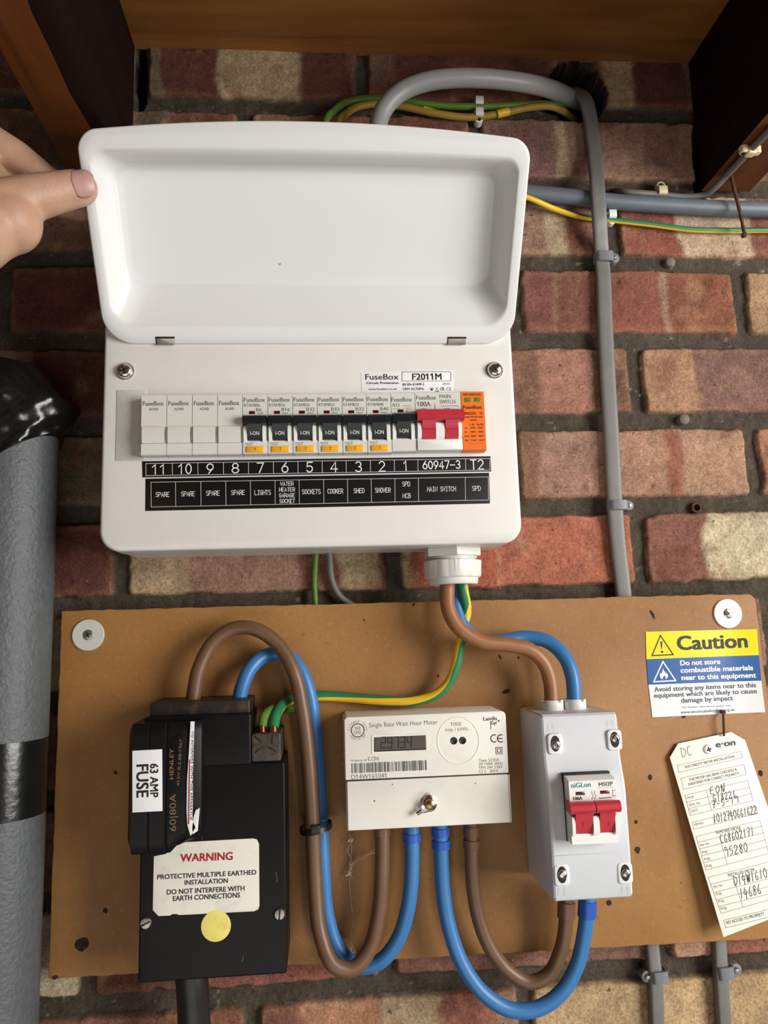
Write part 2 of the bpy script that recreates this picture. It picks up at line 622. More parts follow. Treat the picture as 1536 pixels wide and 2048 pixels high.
M['paper_tag'] = mat('cream_card', (238, 235, 222), 0.6, var=0.012)
M['plug'] = mat('grey_mortar_plug', (118, 108, 98), 0.85, var=0.15, scale=300, bump=0.3)
M['web'] = mat('dusty_cobweb', (210, 195, 170), 0.9, var=0.1)
M['skin'] = mat('skin', (186, 148, 122), 0.5, var=0.1, scale=55, dirt=(178, 122, 104), dirt_scale=30, dirt_amt=0.35, bump=0.25, bscale=420, sss=0.12)
M['nail'] = mat('finger_nail', (186, 146, 134), 0.42, var=0.05, scale=100)
M['shirt'] = mat('dark_sleeve_cloth', (60, 62, 70), 0.9, var=0.1, bump=0.3)
M['gap'] = mat('dark_hole', (46, 32, 20), 0.9, var=0.4, scale=300)


def wood(name, c1, c2, axis, dark=None, rough=0.45):
    m, nt, b = new_mat(name)
    N, Lk = nt.nodes, nt.links
    tc = N.new('ShaderNodeTexCoord')
    mp = N.new('ShaderNodeMapping')
    s = [14, 14, 14]
    s[axis] = 1.2
    mp.inputs['Scale'].default_value = s
    Lk.new(tc.outputs['Object'], mp.inputs['Vector'])
    no = N.new('ShaderNodeTexNoise')
    no.inputs['Scale'].default_value = 3.0
    no.inputs['Detail'].default_value = 9
    no.inputs['Roughness'].default_value = 0.6
    no.inputs['Distortion'].default_value = 0.8
    Lk.new(mp.outputs['Vector'], no.inputs['Vector'])
    rp = N.new('ShaderNodeValToRGB')
    e = rp.color_ramp.elements
    e[0].position, e[1].position = 0.3, 0.68
    e[0].color, e[1].color = (*lin(c1), 1), (*lin(c2), 1)
    Lk.new(no.outputs['Fac'], rp.inputs['Fac'])
    out = rp.outputs['Color']
    if dark:
        n2 = N.new('ShaderNodeTexNoise')
        n2.inputs['Scale'].default_value = 9.0
        n2.inputs['Detail'].default_value = 5
        Lk.new(tc.outputs['Object'], n2.inputs['Vector'])
        r2 = N.new('ShaderNodeValToRGB')
        r2.color_ramp.elements[0].position, r2.color_ramp.elements[1].position = 0.55, 0.68
        Lk.new(n2.outputs['Fac'], r2.inputs['Fac'])
        mx = N.new('ShaderNodeMix')
        mx.data_type = 'RGBA'
        mx.inputs[7].default_value = (*lin(dark), 1)
        Lk.new(r2.outputs['Color'], mx.inputs[0])
        Lk.new(out, mx.inputs[6])
        out = mx.outputs[2]
    Lk.new(out, b.inputs['Base Color'])
    b.inputs['Roughness'].default_value = rough
    b.inputs['Specular IOR Level'].default_value = 0.12 if rough > 0.7 else 0.4
    bp = N.new('ShaderNodeBump')
    bp.inputs['Strength'].default_value = 0.25
    bp.inputs['Distance'].default_value = 0.001
    Lk.new(no.outputs['Fac'], bp.inputs['Height'])
    Lk.new(bp.outputs['Normal'], b.inputs['Normal'])
    return m


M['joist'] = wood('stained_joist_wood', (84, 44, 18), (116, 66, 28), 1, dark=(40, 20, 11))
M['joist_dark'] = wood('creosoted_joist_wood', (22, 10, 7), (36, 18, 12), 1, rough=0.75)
M['soffit'] = wood('varnished_board_wood', (118, 74, 34), (156, 104, 52), 0)


def chipboard():
    m, nt, b = new_mat('chipboard')
    N, Lk = nt.nodes, nt.links
    tc = N.new('ShaderNodeTexCoord')

    def noise(sc, det=6, ro=0.6):
        n = N.new('ShaderNodeTexNoise')
        n.inputs['Scale'].default_value = sc
        n.inputs['Detail'].default_value = det
        n.inputs['Roughness'].default_value = ro
        Lk.new(tc.outputs['Object'], n.inputs['Vector'])
        return n

    def ramp(src, p0, p1, c0, c1):
        r = N.new('ShaderNodeValToRGB')
        r.color_ramp.elements[0].position, r.color_ramp.elements[1].position = p0, p1
        r.color_ramp.elements[0].color, r.color_ramp.elements[1].color = (*c0, 1), (*c1, 1)
        Lk.new(src, r.inputs['Fac'])
        return r.outputs['Color']

    def mix(f, a, bb):
        x = N.new('ShaderNodeMix')
        x.data_type = 'RGBA'
        Lk.new(f, x.inputs[0])
        Lk.new(a, x.inputs[6])
        if isinstance(bb, tuple):
            x.inputs[7].default_value = (*bb, 1)
        else:
            Lk.new(bb, x.inputs[7])
        return x.outputs[2]
    big = noise(7, 5)
    c = ramp(big.outputs['Fac'], 0.35, 0.7, lin((142, 96, 46)), lin((166, 120, 64)))
    fine = noise(330, 4, 0.7)
    f1 = ramp(fine.outputs['Fac'], 0.56, 0.72, (0, 0, 0), (0.3, 0.3, 0.3))
    c = mix(f1, c, lin((198, 156, 104)))
    f2 = ramp(noise(260, 3).outputs['Fac'], 0.6, 0.75, (0, 0, 0), (0.5, 0.5, 0.5))
    c = mix(f2, c, lin((126, 78, 34)))
    f3 = ramp(noise(42, 6, 0.7).outputs['Fac'], 0.7, 0.78, (0, 0, 0), (0.75, 0.75, 0.75))
    c = mix(f3, c, lin((84, 50, 24)))
    Lk.new(c, b.inputs['Base Color'])
    b.inputs['Roughness'].default_value = 0.6
    bp = N.new('ShaderNodeBump')
    bp.inputs['Strength'].default_value = 0.15
    bp.inputs['Distance'].default_value = 0.001
    Lk.new(fine.outputs['Fac'], bp.inputs['Height'])
    Lk.new(bp.outputs['Normal'], b.inputs['Normal'])
    return m


M['chipboard'] = chipboard()


def brick_mat():
    m, nt, b = new_mat('brickwork')
    N, Lk = nt.nodes, nt.links
    tc = N.new('ShaderNodeTexCoord')
    at = N.new('ShaderNodeAttribute')
    at.attribute_name = 'brick_colour'

    def noise(sc, det=6, ro=0.6):
        n = N.new('ShaderNodeTexNoise')
        n.inputs['Scale'].default_value = sc
        n.inputs['Detail'].default_value = det
        n.inputs['Roughness'].default_value = ro
        Lk.new(tc.outputs['Object'], n.inputs['Vector'])
        return n.outputs['Fac']

    def ramp(src, p0, p1, c0, c1):
        r = N.new('ShaderNodeValToRGB')
        r.color_ramp.elements[0].position, r.color_ramp.elements[1].position = p0, p1
        r.color_ramp.elements[0].color, r.color_ramp.elements[1].color = (*c0, 1), (*c1, 1)
        Lk.new(src, r.inputs['Fac'])
        return r.outputs['Color']

    def mix(f, a, bb, mode='MIX'):
        x = N.new('ShaderNodeMix')
        x.data_type = 'RGBA'
        x.blend_type = mode
        if isinstance(f, float):
            x.inputs[0].default_value = f
        else:
            Lk.new(f, x.inputs[0])
        Lk.new(a, x.inputs[6])
        if isinstance(bb, tuple):
            x.inputs[7].default_value = (*bb, 1)
        else:
            Lk.new(bb, x.inputs[7])
        return x.outputs[2]
    c = at.outputs['Color']
    v = ramp(noise(55, 7, 0.7), 0.3, 0.72, (0.66, 0.64, 0.62), (1.25, 1.22, 1.2))
    c = mix(1.0, c, v, 'MULTIPLY')
    v = ramp(noise(520, 5, 0.75), 0.36, 0.66, (0.6, 0.6, 0.6), (1.25, 1.25, 1.25))
    c = mix(1.0, c, v, 'MULTIPLY')
    f = ramp(noise(210, 3, 0.55), 0.66, 0.73, (0, 0, 0), (0.75, 0.75, 0.75))
    c = mix(f, c, (0.025, 0.016, 0.012))
    f = ramp(noise(300, 2, 0.5), 0.74, 0.79, (0, 0, 0), (0.6, 0.6, 0.6))
    c = mix(f, c, (0.6, 0.5, 0.4))
    Lk.new(c, b.inputs['Base Color'])
    b.inputs['Roughness'].default_value = 0.85
    b.inputs['Specular IOR Level'].default_value = 0.25
    bp = N.new('ShaderNodeBump')
    bp.inputs['Strength'].default_value = 0.85
    bp.inputs['Distance'].default_value = 0.0012
    Lk.new(noise(300, 6, 0.7), bp.inputs['Height'])
    Lk.new(bp.outputs['Normal'], b.inputs['Normal'])
    return m


M['brick'] = brick_mat()

# ------------------------------------------------------------------ the brick wall
rng = np.random.default_rng(11)
_tab = rng.random((512, 512))


def vnoise(x, y, s):
    x, y = x / s + 1000.37, y / s + 1000.71
    xi, yi = np.floor(x).astype(int), np.floor(y).astype(int)
    fx, fy = x - xi, y - yi
    fx, fy = fx * fx * (3 - 2 * fx), fy * fy * (3 - 2 * fy)
    g = lambda i, j: _tab[(xi + i) % 512, (yi + j) % 512]
    return (g(0, 0) * (1 - fx) + g(1, 0) * fx) * (1 - fy) + (g(0, 1) * (1 - fx) + g(1, 1) * fx) * fy


def fbm(x, y, s, o=4):
    t, a, n = 0.0, 1.0, 0.0
    for _ in range(o):
        t = t + a * vnoise(x, y, s)
        n += a
        a *= 0.5
        s *= 0.47
        x, y = x + 37.3, y + 11.9
    return t / n - 0.5


def sst(e0, e1, x):
    t = np.clip((x - e0) / (e1 - e0), 0, 1)
    return t * t * (3 - 2 * t)


def X0(px, py):
    return P(px, py, 0)[0]


CREAM, PALE, PINK, RED, DRED, ORANGE, MAUVE, BROWN, SAND, OLIVE = (
    (190, 166, 128), (216, 202, 166), (170, 128, 110), (138, 84, 70), (112, 62, 52),
    (168, 100, 72), (144, 104, 95), (134, 95, 74), (198, 166, 120), (116, 102, 78))
# per course: the row in the photograph, measured joints, colour bands (from, to in px)
COURSE = {
    -2: (60, [], []),
    -1: (150, [280, 723.7, 1175], [(270, 320, OLIVE), (320, 440, DRED), (440, 595, CREAM), (595, 715, DRED), (730, 790, BROWN), (790, 900, DRED), (900, 1110, RED), (1110, 1200, RED), (1200, 1265, SAND), (1265, 1372, DRED), (1372, 1410, OLIVE), (-60, 100, RED)]),
    0: (290, [490, 955, 1405], [(-60, 85, BROWN), (85, 160, OLIVE), (270, 330, OLIVE), (340, 470, RED), (510, 640, PINK), (640, 950, RED), (970, 1110, MAUVE), (1110, 1135, CREAM), (1135, 1230, PINK), (1230, 1290, (190, 146, 122)), (1290, 1400, PINK), (1405, 1600, BROWN)]),
    1: (450, [-40, 330, 800, 1226], [(-60, 200, BROWN), (1030, 1100, PINK), (1100, 1132, CREAM), (1132, 1215, RED), (1240, 1360, (150, 82, 64)), (1360, 1500, (206, 178, 150)), (1500, 1640, RED)]),
    2: (600, [5, 545, 1033, 1482.5], [(5, 260, DRED), (1040, 1110, (146, 88, 80)), (1110, 1190, RED), (1190, 1325, (152, 86, 68)), (1325, 1338, PINK), (1338, 1475, (150, 88, 60)), (1488, 1640, (180, 142, 104))]),
    3: (765, [270, 790, 1273.5], [(-20, 62, BROWN), (62, 230, DRED), (1030, 1075, BROWN), (1075, 1180, (170, 116, 96)), (1180, 1262, BROWN), (1285, 1395, (186, 140, 104)), (1395, 1640, MAUVE)]),
    4: (927, [-20, 525, 1026, 1508], [(-60, 70, BROWN), (70, 240, OLIVE), (1030, 1080, BROWN), (1080, 1190, PINK), (1190, 1338, (186, 140, 112)), (1338, 1366, ORANGE), (1366, 1498, (190, 146, 118)), (1520, 1640, (178, 120, 90))]),
    5: (1110, [243, 787.5, 1281], [(60, 215, DRED), (270, 385, CREAM), (385, 600, PINK), (600, 680, RED), (680, 765, CREAM), (815, 1000, (178, 88, 58)), (1000, 1265, (186, 104, 74)), (1290, 1412, (146, 92, 76)), (1412, 1640, PALE)]),
    6: (1290, [-60, 500, 1040, 1545], [(60, 300, CREAM), (1400, 1540, (142, 104, 92)), (1540, 1700, MAUVE)]),
    7: (1480, [210, 780, 1300], [(60, 205, RED), (1400, 1640, MAUVE)]),
    8: (1680, [-80, 500, 1045, 1570], [(60, 400, RED)]),
    9: (1900, [176, 775, 1330], [(60, 160, PALE), (190, 380, DRED), (380, 770, (152, 88, 74)), (775, 1140, (160, 108, 90)), (1140, 1320, MAUVE), (1340, 1425, (196, 150, 120)), (1425, 1640, (160, 96, 76))]),
    10: (2035, [501, 1053, 1620], [(40, 180, RED), (180, 490, (150, 92, 70)), (520, 610, RED), (610, 760, (190, 134, 98)), (760, 880, CREAM), (880, 1000, (182, 112, 88)), (1000, 1050, PINK), (1060, 1280, SAND), (1280, 1640, (206, 172, 122))]),
    11: (2210, [], []),
}

fine = 1.6
gx = np.concatenate([np.arange(-900, -132, 12.0), np.arange(-132, 640, fine), np.arange(640, 1301, 12.0)])
gz = np.concatenate([np.arange(-1974, -822, 12.0), np.arange(-822, 112, fine), np.arange(112, 401, 12.0)])
GX, GZ = np.meshgrid(gx, gz)
wob = fbm(GX, GZ, 160, 2) * 5.0
ZZ = GZ + wob * 0.6
K = np.floor(-ZZ / 75.0).astype(int)
LZ = -ZZ - K * 75.0                       # 0..75 down inside the course
sd = np.full(GX.shape, -99.0)
colr = np.zeros(GX.shape + (3,))
PAL = [RED, DRED, PINK, BROWN, CREAM, MAUVE, ORANGE, SAND]
for k in range(int(K.min()), int(K.max()) + 1):
    msk = K == k
    if not msk.any():
        continue
    off = 0.0 if k % 2 else 112.5
    js = [off + c * 225.0 for c in range(-6, 8)]
    bands = []
    if k in COURSE:
        row, jp, bands = COURSE[k]
        for p in jp:
            x = X0(p, row)
            i = int(np.argmin([abs(j - x) for j in js]))
            js[i] = x
        js.sort()
    js = np.array(js)
    x = GX[msk] + fbm(GX[msk], GZ[msk], 30, 3) * 2.0
    i = np.clip(np.searchsorted(js, x) - 1, 0, len(js) - 2)
    xl, xr = js[i] + 6.5, js[i + 1] - 6.5
    cxm, hw = (xl + xr) / 2, (xr - xl) / 2
    qx = np.abs(x - cxm) - hw + 4
    qz = np.abs(LZ[msk] - 37.5) - 29.8 + 4
    s = np.hypot(np.maximum(qx, 0), np.maximum(qz, 0)) + np.minimum(np.maximum(qx, qz), 0) - 4
    s = s + fbm(GX[msk], GZ[msk], 14, 4) * 4.2 + np.maximum(0, fbm(GX[msk], GZ[msk], 26, 3) - 0.2) * 16
    sd[msk] = s
    base = np.zeros((x.size, 3))
    for b_ in range(len(js) - 1):
        sel = i == b_
        if not sel.any():
            continue
        r = np.random.default_rng(1000 + 37 * (k + 40) + b_)
        c0, c1 = lin(PAL[r.integers(len(PAL))]), lin(PAL[r.integers(len(PAL))])
        t = sst(-4, 4, x[sel] - (js[b_] + 225 * r.uniform(0.3, 0.7)))[:, None]
        base[sel] = np.array(c0) * (1 - t) + np.array(c1) * t
    for p0, p1, rgb in bands:
        a, e = X0(p0, row), X0(p1, row)
        xx = GX[msk] + fbm(GX[msk], GZ[msk], 26, 4) * 15
        w = sst(a - 4, a + 4, xx) * (1 - sst(e - 4, e + 4, xx))
        base = base * (1 - w[:, None]) + np.array(lin(rgb)) * w[:, None]
    lum = base.mean(1, keepdims=True)
    base = (base * 0.8 + lum * 0.2) * np.array([1.0, 0.98, 0.93]) * 0.97
    # paler sandy arris along the lower edge and wear
    edge = sst(-9, -1.5, s + fbm(GX[msk], GZ[msk], 18, 3) * 9) * 0.16
    base = base * (1 - edge[:, None]) + np.array(lin((186, 146, 106))) * edge[:, None]
    mott = fbm(GX[msk], GZ[msk], 38, 5)[:, None]
    base = base * (1 + mott * 0.55)
    bl = sst(0.12, 0.3, fbm(GX[msk] + 311, GZ[msk], 30, 4))[:, None] * 0.45
    base = base * (1 - bl) + np.array(lin((176, 140, 112))) * bl
    bl = sst(0.14, 0.32, fbm(GX[msk] - 711, GZ[msk] + 90, 24, 4))[:, None] * 0.45
    base = base * (1 - bl) + np.array(lin((112, 66, 54))) * bl
    colr[msk] = base
m = 1 - sst(-1.2, 1.0, sd)                # 1 on brick
h = m * (0.8 + fbm(GX, GZ, 60, 3) * 1.6 + fbm(GX, GZ, 7, 3) * 1.1) + (1 - m) * (-4.5 + fbm(GX, GZ, 30, 3) * 3 + fbm(GX, GZ, 5, 2) * 1.6)
pits = np.maximum(0, fbm(GX, GZ, 9, 2) - 0.3) * 14
h -= m * pits
mort = np.array(lin((81, 73, 62)))[None, None, :] * (1 + fbm(GX, GZ, 40, 4) * 0.5)[..., None]
speck = sst(0.33, 0.4, fbm(GX, GZ, 6, 2))[..., None]
mort = mort * (1 - speck * 0.5) + np.array(lin((180, 168, 150))) * speck * 0.5
colr = colr * m[..., None] + mort * (1 - m[..., None])


def bore(px, py, rx, rz, depth):
    global h, colr
    p = P(px, py, 0)
    q = np.hypot((GX - p[0]) / rx, (GZ - p[1]) / rz) + fbm(GX, GZ, 14, 3) * 0.3
    w = 1 - sst(0.9, 1.0, q)
    h = h - depth * w
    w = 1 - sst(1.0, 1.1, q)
    colr = colr * (1 - w[..., None]) + np.array(lin((20, 15, 12))) * w[..., None]  # shade inside the hole painted into the colour, just past its rim


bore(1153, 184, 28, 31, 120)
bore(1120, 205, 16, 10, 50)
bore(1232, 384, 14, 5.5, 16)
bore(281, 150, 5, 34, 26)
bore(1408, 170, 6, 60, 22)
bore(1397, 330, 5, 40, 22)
ny, nx = GX.shape
co = np.stack([GX / 1000, -h / 1000, (GZ + UP0) / 1000], -1).reshape(-1, 3)
idx = np.arange(nx * ny).reshape(ny, nx)
fc = np.stack([idx[:-1, :-1], idx[:-1, 1:], idx[1:, 1:], idx[1:, :-1]], -1).reshape(-1, 4)
me = bpy.data.meshes.new('wall_back')
me.vertices.add(len(co))
me.vertices.foreach_set('co', co.astype(np.float32).ravel())
me.loops.add(fc.size)
me.loops.foreach_set('vertex_index', fc.astype(np.int32).ravel())
me.polygons.add(len(fc))
me.polygons.foreach_set('loop_start', np.arange(0, fc.size, 4, dtype=np.int32))
me.polygons.foreach_set('use_smooth', np.ones(len(fc), dtype=bool))
me.update(calc_edges=True)
ca = me.color_attributes.new('brick_colour', 'FLOAT_COLOR', 'POINT')
rgba = np.ones((len(co), 4), dtype=np.float32)
rgba[:, :3] = np.clip(colr.reshape(-1, 3), 0, 1)
ca.data.foreach_set('color', rgba.ravel())
me.materials.append(M['brick'])
wall = bpy.data.objects.new('wall_back', me)
COL.objects.link(wall)
struct(wall)

# ------------------------------------------------------------------ boarding and joists overhead
mb = MB()
F0 = Frame((0, 54.7, 0), UX, UD)          # u right, v out from the wall, n down? (n = u x v)
extr(mb, Frame((0, 0, 0)), [(54.7, -2), (54.7, 1500), (76, 1500), (76, -2)], -880, 1280, M['soffit'])
struct(mb.build('ceiling'))


def joist(x0, x1, z0, label, cham):
    mb = MB()
    zt = 54.0
    # section in X,Z pushed out from the wall; the lower right arris is waney
    sec = [(x0, z0), (x1 - cham, z0), (x1 - cham * 0.4, z0 + 4), (x1, z0 + 16), (x1, zt), (x0, zt)]
    ds = [2 + 1498 * (i / 40) for i in range(41)]
    L = []
    for i, d in enumerate(ds):
        wv = math.sin(d * 0.031) * 1.6 + math.sin(d * 0.083 + 1) * 0.9
        L.append([Vector((x + (wv if 0 < j < 3 else 0), z, d)) for j, (x, z) in enumerate(sec)])
    n = len(sec)
    vs = [p for l in L for p in l]
    under, sides = [], []
    for i in range(len(L) - 1):
        for j in range(n):
            q = [i * n + j, i * n + (j + 1) % n, (i + 1) * n + (j + 1) % n, (i + 1) * n + j]
            (under if j == 0 else sides).append(q)
    sides += [list(range(n))[::-1], [(len(L) - 1) * n + j for j in range(n)]]
    o = len(mb.v)
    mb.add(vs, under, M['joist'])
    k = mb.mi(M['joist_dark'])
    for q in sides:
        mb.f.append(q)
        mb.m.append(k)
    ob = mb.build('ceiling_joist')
    return tag(ob, label, 'joist', 'joists under the boarding')


joist(-37, 13, -78.5, 'stained brown timber joist with waney edge above the hand', 16)
joist(534, 583, -78.5, 'dark brown timber joist with thin grey cable clipped below it', 3)

# ------------------------------------------------------------------ consumer unit
cu = thing('consumer_unit', 'white metal consumer unit with its hinged cover held open on brick wall', 'fuse box', (170, -414, 40))
D1 = 80.0
mb = MB()
box(mb, front(0), 18, -411.5, 321, -178, 1, 62, M['cu_white'], 1.5, 6)
mb.build('enclosure', cu)
mb = MB()
FC = front(0)
prism(mb, FC, rrect(14.8, -414.0, 324.6, -176, 15, 10), 56, D1, M['cu_white'], 2.4)
mb.build('front_cover', cu)
mb = MB()
a0, b0 = FC.px(234, 920, 0)[0], 0
p0, p1 = P(234, 780, 80.4), P(284, 921, 80.4)
box(mb, front(0), p0[0], p1[1], 46, p0[1], 79.5, 80.5, M['plate_grey'], 0.2)
mb.build('blanking_plate', cu)
for (px, py, an) in ((249, 741, 20), (990, 739, 35)):
    mb = MB()
    p = P(px, py, 82)
    F = front(0)
    lathe(mb, F, p[0], p[1], [(6.6, 79.9), (6.6, 80.6), (5.9, 80.6), (5.8, 82.0), (5.0, 83.4), (3.4, 84.2), (0.01, 84.5)], M['chrome'], 28)
    u = Vector((math.cos(math.radians(an)), math.sin(math.radians(an)), 0))
    for q in (0, 1):
        Fs = Frame((p[0], p[1], 84.3), u if q == 0 else Vector((-u.y, u.x, 0)), Vector((-u.y, u.x, 0)) if q == 0 else -u)
        box(mb, Fs, -3.4, -0.55, 3.4, 0.55, -0.6, 0.25, M['dark_metal'], 0.1)
    mb.build('screw', cu)

# the hinged cover, held up and forward at an angle
TH = math.radians(35)
DO = Vector((170.5, -258.4, 82.4))
DV = Vector((0, math.cos(TH), math.sin(TH)))
FD = Frame(DO, UX, DV)


def door_loop(x, v0, v1, r0, r1, bow, c):
    pts = []
    n = 12
    for (sx, sv) in ((1, 0), (1, 1), (-1, 1), (-1, 0)):
        r = r1 if sv else r0
        cx_ = sx * (x - r)
        cv = (v1 - r) if sv else (v0 + r)
        st = {(1, 0): -90, (1, 1): 0, (-1, 1): 90, (-1, 0): 180}[(sx, sv)]
        for i in range(n + 1):
            t = math.radians(st + 90 * i / n)
            pts.append([cx_ + r * math.cos(t), cv + r * math.sin(t)])
        # extra points along the straight run that follows
        if (sx, sv) == (1, 1):
            for i in range(1, 24):
                pts.append([(x - r) - 2 * (x - r) * i / 24, v1])
        if (sx, sv) == (-1, 0):
            for i in range(1, 24):
                pts.append([-(x - r) + 2 * (x - r) * i / 24, v0])
    out = []
    for a, b in pts:
        k = max(0, (b - v0) / (v1 - v0))
        b2 = b + bow * (1 - (a / x) ** 2) * k ** 4
        out.append(FD.pt(a, b2, c))
    return out


mb = MB()
W = 154.5
L = [door_loop(W, -0.6, 142.0, 22, 13, 8.5, -5.0),
     door_loop(W, -0.6, 142.0, 22, 13, 8.5, -1.2),
     door_loop(W - 0.5, -0.1, 141.5, 21.5, 12.5, 8.5, -0.3),
     door_loop(W - 1.4, 0.8, 140.6, 20.6, 11.6, 8.5, 0.0),
     door_loop(W - 6.5, 12.0, 131.5, 17, 10, 3.0, 0.0),
     door_loop(W - 7.6, 13.2, 130.2, 17, 10, 2.0, -0.4),
     door_loop(W - 8.6, 14.6, 128.8, 17, 10, 1.4, -1.8),
     door_loop(W - 11.5, 20.0, 126.0, 17, 11, 1.0, -6.5),
     door_loop(W - 15.5, 31.0, 123.0, 17, 12, 1.0, -15.0),
     door_loop(W - 17.2, 35.0, 121.6, 17, 12, 1.0, -18.0),
     door_loop(W - 20.0, 38.5, 119.0, 16, 12, 1.0, -19.6),
     door_loop(W - 24.0, 42.0, 115.0, 15, 11, 1.0, -20.0)]
mb.loops(L, M['cu_door'], True, False, True)
door = mb.build('hinged_cover', cu, angle=60)
sm = door.modifiers.new('sheet', 'SOLIDIFY')
sm.thickness = 0.0012
sm.offset = -1
for (x0, x1) in ((313, 350), (895, 931)):
    mb = MB()
    a, b = FD.px(x0, 688)[0], FD.px(x1, 688)[0]
    box(mb, FD, a, -1.2, b, 4.6, -0.3, 0.25, M['steel'], 0.1)
    box(mb, FD, a - 0.3, 3.6, b + 0.3, 5.0, -0.3, 0.3, M['dark_metal'], 0.1)
    box(mb, FD, a - 0.3, -1.2, a + 0.5, 5.0, -0.3, 0.32, M['dark_metal'], 0.1)
    mb.build('hinge', door)
mb = MB()
FDi = Frame(FD.pt(0, 0, -19.9), UX, DV)
for (px, py, r, q) in ((560, 528, 1.0, 1), (843, 620, 0.5, 0), (878, 640, 1.4, 2), (872, 651, 0.8, 2)):
    a, b = FDi.px(px, py)
    pts = []
    for i in range(9):
        t = 2 * math.pi * i / 9
        rr = r * random.uniform(0.5, 1.3)
        pts.append((a + rr * math.cos(t) * (1.6 if q == 1 else 1), b + rr * math.sin(t) * 1.1))
    if py < 600:
        flatpoly(mb, FDi, pts, mat('scuff', (176, 174, 166), 0.6), 0.08)
if mb.v:
    mb.build('scuff_mark', door)

# printed labels on the front cover
FL = front(D1 + 0.12)


def quad_px(F, pts):
    return [F.px(x, y) for x, y in pts]


mb = MB()
q = quad_px(FL, [(723, 785), (907, 783), (906, 741), (722, 744)])
prism(mb, FL, q, -0.1, 0.06, M['label_white'], 0.02)
FT = front(D1 + 0.2)
T = lambda s, x0, y0, x1, y1, h, m='ink', b=0.0: text_px(mb, FT, s, x0, y0, x1, y1, h, M[m], b)
T('FuseBox', 731, 759.3, 797, 759, 11.3, 'ink', 0.008)
T('Circuit Protection', 733, 768.2, 797, 767.8, 4.6, 'ink', 0.02)
T('www.fusebox.co.uk', 737, 780, 793.7, 779.5, 3.7, 'ink', 0.01)
T('F2011M', 825, 759.7, 883, 759.3, 12.7, 'ink', 0.02)
T('BS EN 61439-3', 805.5, 771.4, 848, 770.7, 4.8, 'ink', 0.02)
T('IP2XC', 886.5, 770, 902, 769.7, 4.3)
T('230V AC/50Hz', 805.5, 780.3, 848.4, 779.6, 4.8, 'ink', 0.01)
T('CE', 893, 781, 903, 780.8, 6.5, 'ink', 0.0)
T('UK', 881, 777.8, 889, 777.6, 3.2, 'ink', 0.02)
T('CA', 881, 781.4, 889, 781.2, 3.2, 'ink', 0.02)
c = FT.px(863.5, 777.8)
ring(mb, FT, c[0], c[1], 1.3, 0.25, M['ink'])
flatpoly(mb, FT, circ(c[0], c[1] - 0.3, 0.8, 12), M['ink'])
c = FT.px(874, 777.8)
for s in (-1, 1):
    ribbon(mb, FT, [(c[0] - 1.1, c[1] - 1.3 * s), (c[0] + 1.1, c[1] + 1.3 * s)], 0.3, M['ink'])
ribbon(mb, FT, [(c[0] - 1.2, c[1] - 1.9), (c[0] + 1.2, c[1] - 1.9)], 0.5, M['ink'])
pts = [FT.px(*p) for p in ((804, 762.2), (901.7, 761.9), (901.5, 743.5), (804, 744), (804, 762.2))]
for i in range(4):
    ribbon(mb, FT, [pts[i], pts[i + 1]], 0.35, M['ink'])
mb.build('product_label', cu)


def lines_px(mb, F, segs, w, m):
    for x0, y0, x1, y1 in segs:
        ribbon(mb, F, [F.px(x0, y0), F.px(x1, y1)], w, m, 0.06)


mb = MB()
prism(mb, FL, quad_px(FL, [(285, 955), (982.5, 943), (981, 912.5), (284, 922.6)]), -0.1, 0.06, M['label_black'], 0.02)
plot_px(mb, FT, '11', 303.5, 948, 331.5, 947.6, 19.5, 0.76, M['ink_white'])
plot_px(mb, FT, '10', 356, 947.4, 382.8, 947, 19.5, 0.76, M['ink_white'])
for s, x0, x1, y in (('9', 413.5, 427, 946.8), ('8', 464, 477.5, 945.8), ('7', 514.6, 527, 945), ('6', 563.5, 576.5, 944.5), ('5', 613.2, 625.7, 944), ('4', 661.4, 675, 943.5), ('3', 710.8, 723.4, 943), ('2', 758, 770, 942.3), ('1', 807.5, 815.5, 941)):
    plot_px(mb, FT, s, x0, y, x1, y - 0.2, 19.5, 0.76, M['ink_white'])
plot_px(mb, FT, '60947-3', 846, 938, 920.5, 936.5, 15.5, 0.75, M['ink_white'])
plot_px(mb, FT, 'T2', 942, 938.5, 967.2, 938, 18.6, 0.8, M['ink_white'])


def strip_y(x, xa, ya, xb, yb):
    return ya + (yb - ya) * (x - xa) / (xb - xa)


